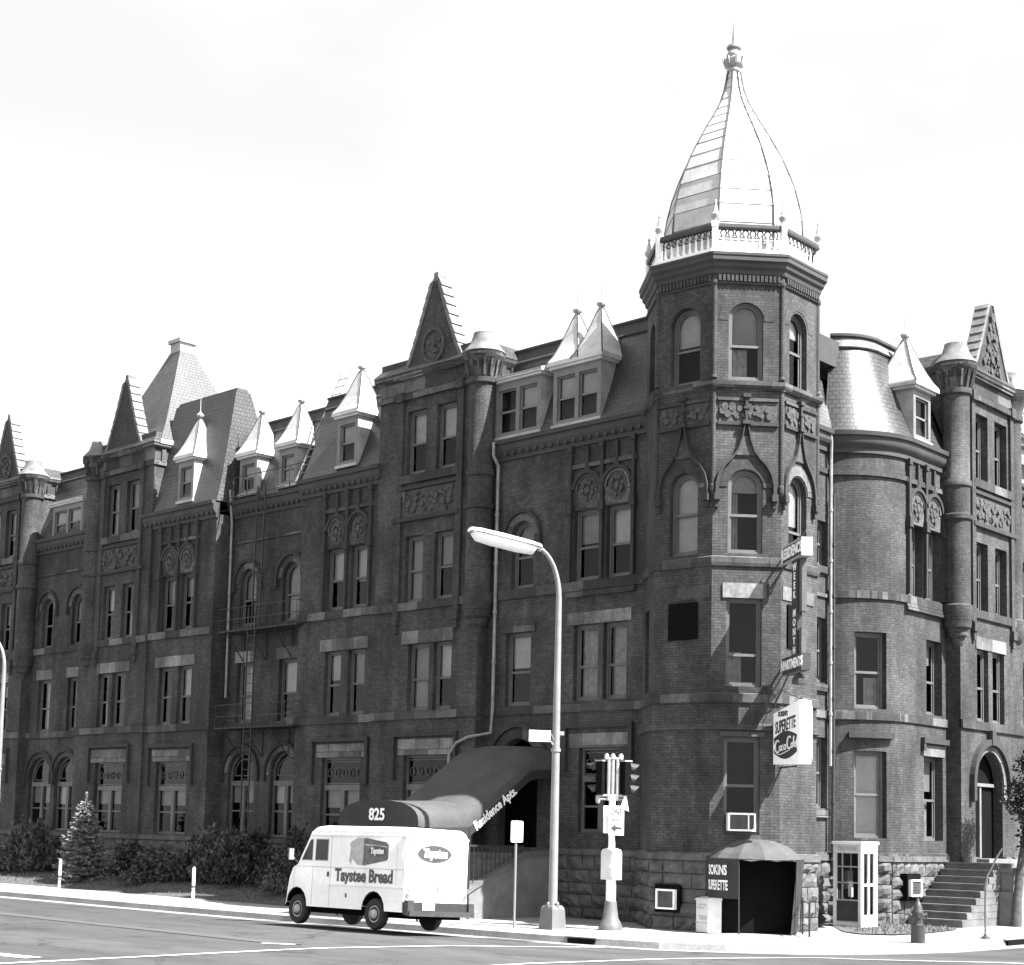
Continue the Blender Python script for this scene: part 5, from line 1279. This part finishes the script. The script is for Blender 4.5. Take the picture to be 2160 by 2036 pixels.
# ------------------------------------------------------------------ store awning at the tower foot
AF = Fr(TFF.p(.25, 0, 0), TFF.u, TFF.n)
aw = thing('store_awning', AF.p(0, .6, 0), 'dark domed canvas awning lettered sokins superette over the corner shop door', 'awning')
def apt(r, t, z, k=1.0): return AF.p(-r*cos(t), r*k*sin(t)*.98, z)
NA = 12
hd = MB(); rings = []
for r, z in ((.12, 2.3), (.5, 2.27), (.85, 2.14), (1.08, 1.98), (1.25, 1.8)):
    rings.append([apt(r*(1-.03*(j % 2)), pi*j/NA, z-.03*(j % 2)*(r > .5)) for j in range(NA+1)])
hd.loft(rings, False, False, False); hd.build('hood', 'canvas_dark', aw)
for j0, j1, z0, rr, nm in ((0, 4, .85, .98, 'side_curtain'), (9, 12, .0, .86, 'side_curtain')):
    mb = MB(); J = range(j0, j1+1)
    mb.loft([[apt(1.24, pi*j/NA, 1.82) for j in J], [apt(1.24*(1+rr)/2, pi*j/NA, (1.82+z0)/2) for j in J], [apt(1.24*rr, pi*j/NA, z0) for j in J]], False, False, False)
    mb.build(nm, 'canvas_black', aw)
lt = MB()
tm = pi*2.0/NA
o1, o2 = apt(1.2, tm, 1.53), apt(1.19, tm, 1.2)
tu_ = (apt(1.25, pi*4/NA, 1.5)-apt(1.25, 0, 1.5)).normalized(); tn_ = (apt(1.3, tm, 0)-apt(0, tm, 0)).normalized()
put_text(lt, 'SOKINS', .33, apt(1.27, tm, 1.53), tu_, Z, .0, font_off=.01, xscale=.62); put_text(lt, 'SUPERETTE', .33, apt(1.27, tm, 1.16), tu_, Z, .0, font_off=.01, xscale=.46)
vs = lt.v; ctr2 = AF.p(0, 0, 0)                      # wrap the letters round the curtain
nv = []
for v in vs:
    v = V3(v); q = v-ctr2; zt = (v.z-.85)/.97; rad = 1.24*(.98+.02*min(1, max(0, zt)))+.012
    hq = V3((q.x, q.y, 0)).normalized()*rad; nv.append((ctr2.x+hq.x, ctr2.y+hq.y, v.z))
lt.v = nv; lt.build('lettering', 'letter_white', aw)
mb = MB()
for j in (0, 4, 9, 12): mb.tube([apt(1.23, pi*j/NA, 1.82), apt(1.18, pi*j/NA, 0)], .018, 6)
mb.tube([apt(1.24, pi*j/NA, 1.82) for j in range(NA+1)], .015, 5).build('awning_frame', 'iron', aw)
MB(AF).box(-1.14, 1.02, -.2, .22, 0, 1.8).build('doorway_dark', 'dark', aw)  # near-black box paints the darkness of the doorway under the awning
# pipe rails right of the awning
pr2 = thing('pipe_railing', (-20.8, 35.2, 0), 'low iron pipe railing running from the awning to the pavement', 'railing')
e_ = V3((-20.56, 34.96, 0)); s_ = AF.p(1.1, .55, 0)
MB().tube([e_, e_+Z*.83], .028).tube([s_, s_+Z*.9], .028).build('rail_post', 'iron', pr2); MB().tube([s_+Z*.84, e_+Z*.8], .025).tube([s_+Z*.28, e_+Z*.24], .025).build('rail', 'steel', pr2)
# newspaper box
nb = thing('newspaper_box', (-23.0, 34.3, 0), 'pale printed paper vending box standing left of the awning', 'vending box')
fN = Fr((-23.05, 34.35, 0), (.93, -.37, 0), (-.37, -.93, 0))
MB(fN).box(-.26, .26, -.2, .2, .0, .78).build('box_body', 'cabinet', nb); MB(fN).hexa([fN.p(-.29, .23, .78), fN.p(.29, .23, .78), fN.p(.29, -.2, .78), fN.p(-.29, -.2, .78), fN.p(-.28, .2, .82), fN.p(.28, .2, .82), fN.p(.28, -.2, .9), fN.p(-.28, -.2, .9)]).build('box_lid', 'cabinet', nb)
mb = MB(fN)
for r0, n0 in ((.68, 5), (.6, 4)):
    for k in range(n0): mb.box(-.2+k*.08, -.14+k*.08, .2, .206, r0-.03, r0+.02)
for k in range(4): mb.box(-.12+k*.09, -.06+k*.09, .2, .206, .3, .42)
mb.box(-.27, .28, .2, .215, .22, .245); mb.build('printed_marks', 'hub', nb)

# ------------------------------------------------------------------ air conditioners
def aircon(fr, s0, s1, z0, z1, d, lab, split=.72):
    t = thing('air_conditioner', fr.p((s0+s1)/2, d, z0), lab, 'air conditioner', 'window air conditioners')
    w = .045; mb = MB(fr).box(s0, s1, d, d+.3, z0, z0+w).box(s0, s1, d, d+.3, z1-w, z1).box(s0, s0+w, d, d+.3, z0+w, z1-w).box(s1-w, s1, d, d+.3, z0+w, z1-w)
    sp = s0+(s1-s0)*split
    if split < 1: mb.box(sp, sp+.03, d+.2, d+.302, z0+w, z1-w)
    mb.build('casing', 'paint_white', t)
    mb = MB(fr).box(s0+w, s1-w, d+.05, d+.24, z0+w, z1-w)
    for k in range(int((z1-z0)/.045)): mb.box(s0+w, s1-w, d+.24, d+.262, z0+w+k*.045, z0+w+k*.045+.018)
    mb.build('grille', 'ink_grey', t)
aircon(TFF, -.46, .24, 2.5, 2.95, -.1, 'white air conditioner in the tower window above the awning')
aircon(TFL, -.52, .06, .5, 1.0, .0, 'white air conditioner low in the dark stone base left of the awning', 1)
MB(TFL).box(-.62, .14, -.05, .19, .42, 1.12).build('basement_window', 'dark', P)
aircon(RW, 42.85, 43.5, .78, 1.25, .0, 'white framed air conditioner in the stone base behind the hydrant', 1)
MB(RW).box(42.78, 43.58, -.15, .2, .66, 1.42).build('basement_window', 'dark', P)

# ------------------------------------------------------------------ phone booth
pb = thing('phone_booth', (-22.4, 40.45, 0), 'white metal telephone booth with glass sides at the foot of the stone wall', 'phone booth')
bx0, bx1, by0, by1 = -22.78, -21.93, 39.98, 40.9
mb = MB()
for x in (bx0, bx1):
    for y in (by0, by1): mb.box(min(x, x+(.09 if x == bx0 else -.09)), max(x, x+(.09 if x == bx0 else -.09)), min(y, y+(.09 if y == by0 else -.09)), max(y, y+(.09 if y == by0 else -.09)), 0, 2.25)
mb.build('corner_post', 'cabinet', pb)
MB().box(bx0-.03, bx1+.03, by0-.03, by1+.03, 2.22, 2.3).build('roof', 'paint_white', pb)
mb = MB().box(bx0+.09, bx1-.09, by0+.01, by0+.06, 1.98, 2.22); mb.build('header_sign', 'cabinet', pb)
lt = MB(); put_text(lt, 'TELEPHONE', .15, V3(((bx0+bx1)/2, by0+.01, 2.1)), V3((1, 0, 0)), Z, .004, font_off=.003, xscale=.72); lt.build('header_lettering', 'hub', pb)
mb = MB()
for z in (.12, .7, 1.17, 1.6): mb.box(bx0+.09, bx1-.09, by0+.02, by0+.06, z, z+.035)
mb.box(bx0+.25, bx0+.28, by0+.02, by0+.06, .73, 1.98); mb.build('side_rail', 'signal_grey', pb)
MB().box(bx0+.09, bx1-.09, by0+.03, by0+.05, .155, .7).build('lower_panel', 'ink', pb); MB().box(bx0+.09, bx1-.09, by0+.02, by0+.06, 0, .12).build('kick_plate', 'cabinet', pb)
MB().lf([(bx0+.09, by0+.035, .73), (bx1-.09, by0+.035, .73), (bx1-.09, by0+.035, 1.98), (bx0+.09, by0+.035, 1.98)]).build('side_pane', 'glass', pb)
mb = MB().box(bx1-.06, bx1-.01, by0+.09, by1-.09, 0, .32).box(bx1-.06, bx1-.01, by0+.09, by1-.09, 1.98, 2.22).box(bx1-.06, bx1-.01, by0+.09, by1-.09, 1.1, 1.16)
for y in (by0+.09, (by0+by1)/2-.04, by1-.17): mb.box(bx1-.06, bx1-.012, y, y+.08, .32, 1.98)
dr_ = mb.build('folding_door', 'paint_white', pb); MB().face([V3((bx1-.04, y, z)) for y, z in ((by0+.1, .32), (by1-.1, .32), (by1-.1, 1.98), (by0+.1, 1.98))]).build('door_pane', 'glass', dr_)
MB().box(bx0+.02, bx0+.06, by0+.09, by1-.09, 0, 2.2).box(bx0+.09, bx1-.09, by1-.06, by1-.02, 0, 2.2).build('back_panel', 'ink', pb)
MB().box(bx0+.07, bx0+.25, by0+.35, by0+.65, 1.0, 1.5).build('telephone', 'steel', pb); MB().box(bx0+.35, bx0+.45, by0+.2, by0+.3, .8, 1.05).build('directory', 'paint_white', pb)

# ------------------------------------------------------------------ hydrant, bent pole
hb = V3((-18.3, 36.1, -.035)); hy = thing('fire_hydrant', hb, 'dark fire hydrant near the kerb in front of the steps', 'fire hydrant')
MB().lathe(hb, [(.16, -.02), (.17, .02), (.165, .4), (.17, .42), (.12, .44), (.115, .66), (.13, .68), (.13, .72), (.11, .76), (.1, .84), (.07, .93), (.04, .97), (.035, 1.04), (.01, 1.06)], 16).build('barrel', 'hydrant_paint', hy, smooth=40)
for k, (a, l) in enumerate(((radians(-50), .2), (radians(40), .18), (radians(-140), .18))):
    d = V3((cos(a), sin(a), 0)); MB().tube([hb+Z*.64+d*.08, hb+Z*.64+d*l], .055, 10).tube([hb+Z*.64+d*l, hb+Z*.64+d*(l+.035)], .068, 6).build('nozzle_cap', 'hydrant_paint', hy)
bb = V3((-18.1, 39.35, -.03)); bp2 = thing('bent_pole', bb, 'bent steel pole standing on the pavement before the stone steps', 'pole')
vr = V3((.95, -.3, 0)).normalized(); vr = V3((bb.y, -bb.x, 0)).normalized()
MB().tube([bb, bb+Z*.9, bb+Z*1.28+vr*.02, bb+Z*1.55+vr*.05, bb+Z*1.72+vr*.14, bb+Z*2.05+vr*.3, bb+Z*2.25+vr*.42], [.03, .03, .034, .03, .028, .028, .022], 8).build('pole_tube', 'pole_grey', bp2, smooth=40)
MB().lathe(bb, [(.13, 0), (.12, .025), (.06, .05), (.04, .1)], 12).build('base_flange', 'hydrant_paint', bp2); MB().tube([bb+Z*1.2, bb+Z*1.42+vr*.03], .045, 8).tube([bb+Z*.55, bb+Z*.62], .045, 8).build('clamp', 'pole_grey', bp2)

# ------------------------------------------------------------------ planting
def leafcloud(n, rx, ry, rz, size, seed, clumps=26, up=.3):
    r = random.Random(seed); mb = MB(); C = []
    for k in range(clumps):
        while True:
            p = V3((r.uniform(-1, 1), r.uniform(-1, 1), r.uniform(-.2, 1)))
            if .35 < p.length < 1: break
        C.append((V3((p.x*rx, p.y*ry, max(.05, p.z*rz))), r.uniform(.16, .34)))
    for k in range(n):
        c, q = C[r.randrange(clumps)]
        o = V3((r.gauss(0, 1), r.gauss(0, 1), r.gauss(0, .8)))*q*.55*((rx+rz)/2); p = c+o
        if p.z < .02: p.z = r.uniform(.02, .15)
        d = V3((r.gauss(0, 1), r.gauss(0, 1), r.gauss(up, .7))).normalized(); s = size*r.uniform(.6, 1.4); w = d.orthogonal().normalized(); w.rotate(Matrix.Rotation(r.uniform(0, 2*pi), 3, d))
        mb.face([p-d*s, p+w*s*.45, p+d*s, p-w*s*.45])
    st = MB()
    for c, q in C[::2]: st.tube([V3((c.x*.12, c.y*.12, -.1)), V3((c.x*.5, c.y*.5, c.z*.55)), c], [.03, .02, .008], 4)
    return mb, st
protos = []
for k, (sd, clm) in enumerate(((1, 26), (2, 30), (5, 34))):
    mb, st = leafcloud(2600, 1.0, 1.0, 1.0, .075, sd, clm)
    ml = [mb, st]; protos.append(ml)
def bush_from(k, mat):
    t = thing('shrub', (0, 0, 0), 'shrub', 'shrub')
    lbuild(protos[k][0], 'foliage', mat, t); lbuild(protos[k][1], 'stems', 'bark', t); return t
BP = [bush_from(0, 'leaf_dark'), bush_from(1, 'leaf_dark'), bush_from(2, 'leaf_mid'), bush_from(1, 'leaf_silver')]
used = set()
BUSH = [(39.6, .2, 1.6, 1.2, 1, 'dark shrub at the left edge of the photo'),
        (35.9, .5, 1.55, 1.1, 0, 'dark shrub between the left edge and the pale leaved bush'),
        (33.6, .1, 2.15, 1.15, 2, 'leafy bush left of the spruce with lighter leaves'),
        (31.6, -.3, 1.7, 1.0, 0, 'dark bush half hidden behind the left of the spruce'),
        (27.2, -.5, 1.2, 1.0, 1, 'low dark shrub just right of the spruce'),
        (25.7, .0, 1.2, 1.1, 0, 'low dark shrub under the wide window right of the spruce'),
        (24.4, .5, 1.2, 1.1, 2, 'rounded low shrub behind the right marker post'),
        (22.5, -.3, 1.6, 1.1, 1, 'dark bush under the left arched window of the recessed bay'),
        (20.8, -.2, 2.1, 1.2, 2, 'tall dark bush under the fire escape, between the two arched windows'),
        (19.0, -.1, 2.15, 1.2, 0, 'tall dark bush under the right arched window of the recessed bay'),
        (17.3, -.1, 1.9, 1.1, 1, 'dark bush behind the clipped round shrub'),
        (15.9, .9, 1.45, .95, 2, 'rounded clipped shrub just ahead of the van windscreen'),
        (14.1, -.1, 1.7, 1.1, 0, 'dark bush against the wall behind the van cab'),
        (12.2, -.1, 1.5, 1.1, 1, 'dark bush against the wall hidden behind the van body')]
for i, (s, d, h, r, k, lab) in enumerate(BUSH):
    o = BP[k] if k not in used else copy_tree(BP[k]); used.add(k)
    o.location = LW.p(s, d, .33 if d > .3 else .45); o.scale = (r, r, h*.88); o.rotation_euler = (0, 0, i*1.7); o['label'] = lab; o['group'] = 'shrubs along the long wing'
if 3 not in used:
    for ch in list(BP[3].children): bpy.data.objects.remove(ch)
    bpy.data.objects.remove(BP[3])
# silvery spruce
sb_ = LW.p(28.1, 1.05, .22); sp = thing('spruce_tree', sb_, 'young silvery spruce with layered branches on the lawn', 'tree')
r = random.Random(9); ndl, tw = MB(), MB()
for k in range(250):
    z = .05+2.8*(k/250)**1.05; R0 = 1.22*(1-z/3.02)**.8+.03
    a = k*2.39996+r.uniform(-.2, .2); L_ = R0*r.uniform(.62, 1.15); d = V3((cos(a), sin(a), 0)); w = V3((-d.y, d.x, 0))
    b0 = sb_+Z*(z+r.uniform(-.04, .04)); mid = b0+d*L_*.55-Z*(.1*L_); tip = b0+d*L_+Z*r.uniform(-.1, .04)
    tw.tube([b0, mid, tip], [.012, .009, .003], 3, False)
    m_ = int(34*L_)+6
    for j in range(m_):
        t = .15+.9*j/m_; p = (b0.lerp(mid, t/.55) if t < .55 else mid.lerp(tip, (t-.55)/.45))
        for sd in (-1, 1):
            wl_ = (.22*(1.08-t)+.06)*min(1, L_+.25)*r.uniform(.4, 1.15)
            q = p+w*sd*wl_+d*r.uniform(.02, .14)+Z*r.uniform(-.07, .05)
            s_ = r.uniform(.012, .026); nv_ = V3((r.gauss(0, 1), r.gauss(0, 1), r.gauss(0, 1))); hv = (q-p).cross(nv_).normalized()*s_
            ndl.face([p-hv, p+hv, q+hv*.4, q-hv*.4])
for j in range(60):
    a = r.uniform(0, 2*pi); p = sb_+Z*(2.7+.4*r.random()); ndl.face([p, p+V3((.05*cos(a), .05*sin(a), .08)), p+Z*.14])
ndl.build('crown', 'leaf_silver', sp); tw.tube([sb_-Z*.3, sb_+Z*3.1], [.07, .01], 6).build('trunk', 'bark', sp)
# street tree at the right edge
tb_ = V3((-19.95, 45.35, -.02)); tr_ = thing('street_tree', tb_, 'dark leafy young tree at the right edge beyond the steps', 'tree')
tk = MB().tube([tb_-Z*.2, tb_+Z*.8+V3((.04, .05, 0)), tb_+V3((.08, .2, 1.7)), tb_+V3((.1, .5, 2.6)), tb_+V3((.15, .8, 3.6)), tb_+V3((.2, 1.0, 4.8))], [.17, .13, .115, .09, .06, .02], 10)
rr2 = random.Random(4); limbs = []
for k in range(16):
    z = 1.9+k*.2; a = rr2.uniform(0, 2*pi); s = tb_+V3((.1, .2+(z-1.7)*.26, z)); e = s+V3((cos(a), sin(a)*1.1, rr2.uniform(.2, .8)))*rr2.uniform(.25, .55); tk.tube([s, s.lerp(e, .5)+Z*.06, e], [.035, .025, .008], 5); limbs.append((s, e))
tk.build('trunk', 'bark', tr_, smooth=50)
lm = MB()
for k in range(3000):
    s, e = limbs[rr2.randrange(len(limbs))]; p = s.lerp(e, rr2.uniform(.35, 1.1))+V3((rr2.gauss(0, .12), rr2.gauss(.06, .14), rr2.gauss(-.05, .2)))
    d = V3((rr2.gauss(0, 1), rr2.gauss(0, 1), rr2.gauss(-.3, .7))).normalized(); w = d.orthogonal().normalized(); w.rotate(Matrix.Rotation(rr2.uniform(0, 6.28), 3, d)); s_ = rr2.uniform(.045, .1)
    lm.face([p-d*s_, p+w*s_*.5, p+d*s_, p-w*s_*.5])
lm.build('crown', 'leaf_dark', tr_)

# ------------------------------------------------------------------ sky, sun, camera
SUN_EL, SUN_AZ = radians(52), radians(9.5)           # azimuth from +x towards +y
W = bpy.data.worlds.new('World'); SC.world = W; W.use_nodes = True; nt = W.node_tree; nt.nodes.clear()
sky = nt.nodes.new('ShaderNodeTexSky'); sky.sky_type = 'NISHITA'; sky.sun_disc = False; sky.sun_elevation = SUN_EL; sky.sun_rotation = pi/2-SUN_AZ
bwn = nt.nodes.new('ShaderNodeRGBToBW'); nt.links.new(sky.outputs[0], bwn.inputs[0])
tc = nt.nodes.new('ShaderNodeTexCoord'); mp = nt.nodes.new('ShaderNodeMapping'); mp.inputs['Scale'].default_value = (1, 1, 2.2); nt.links.new(tc.outputs['Generated'], mp.inputs[0])
ns = nt.nodes.new('ShaderNodeTexNoise'); ns.inputs['Scale'].default_value = 2.3; ns.inputs['Detail'].default_value = 5; nt.links.new(mp.outputs[0], ns.inputs['Vector'])
mr = nt.nodes.new('ShaderNodeMapRange'); mr.inputs[1].default_value = .4; mr.inputs[2].default_value = .62; mr.inputs[3].default_value = .0; mr.inputs[4].default_value = 1; nt.links.new(ns.outputs['Fac'], mr.inputs[0])
mrc = nt.nodes.new('ShaderNodeMapRange'); mrc.inputs[3].default_value = CLOUD_LO; mrc.inputs[4].default_value = CLOUD_HI; nt.links.new(mr.outputs[0], mrc.inputs[0])
ad = nt.nodes.new('ShaderNodeMath'); ad.operation = 'MAXIMUM'; nt.links.new(bwn.outputs[0], ad.inputs[0]); nt.links.new(mrc.outputs[0], ad.inputs[1])
cc = nt.nodes.new('ShaderNodeCombineColor')
for i in range(3): nt.links.new(ad.outputs[0], cc.inputs[i])
bg = nt.nodes.new('ShaderNodeBackground'); bg.inputs[1].default_value = .1; nt.links.new(cc.outputs[0], bg.inputs[0])
wo_ = nt.nodes.new('ShaderNodeOutputWorld'); nt.links.new(bg.outputs[0], wo_.inputs[0])
sd = bpy.data.lights.new('sun', 'SUN'); sd.energy = SUN_E; sd.angle = radians(.53); sd.color = (1, 1, 1)
so = bpy.data.objects.new('sun', sd); COL.objects.link(so)
sv = V3((cos(SUN_EL)*cos(SUN_AZ), cos(SUN_EL)*sin(SUN_AZ), sin(SUN_EL))); so.rotation_euler = sv.to_track_quat('Z', 'Y').to_euler(); so.location = (0, 0, 60)
cd = bpy.data.cameras.new('camera'); co = bpy.data.objects.new('camera', cd); COL.objects.link(co); SC.camera = co
cd.sensor_fit = 'HORIZONTAL'; cd.sensor_width = 36; cd.lens = 3458.7/2160*36; cd.clip_end = 2000; cd.clip_start = .5
cd.shift_x = 0; cd.shift_y = (1385.4-1018)/2160
yw, pt, rl_ = radians(40.835), radians(6.029), radians(1.318)
fw_ = V3((-sin(yw)*cos(pt), cos(yw)*cos(pt), sin(pt))); r0_ = V3((cos(yw), sin(yw), 0)); u0_ = r0_.cross(fw_)
rx_ = r0_*cos(rl_)+u0_*sin(rl_); uy_ = -r0_*sin(rl_)+u0_*cos(rl_)
mm = Matrix((( rx_.x, uy_.x, -fw_.x), (rx_.y, uy_.y, -fw_.y), (rx_.z, uy_.z, -fw_.z))).to_4x4(); mm.translation = V3((0, 0, 2.4)); co.matrix_world = mm
SC.view_settings.view_transform = 'Standard'; SC.view_settings.look = 'None'; SC.view_settings.exposure = EXPO; SC.view_settings.gamma = 1
SC.cycles.max_bounces = 5; SC.cycles.diffuse_bounces = 3; SC.cycles.transparent_max_bounces = 8; SC.cycles.use_denoising = True
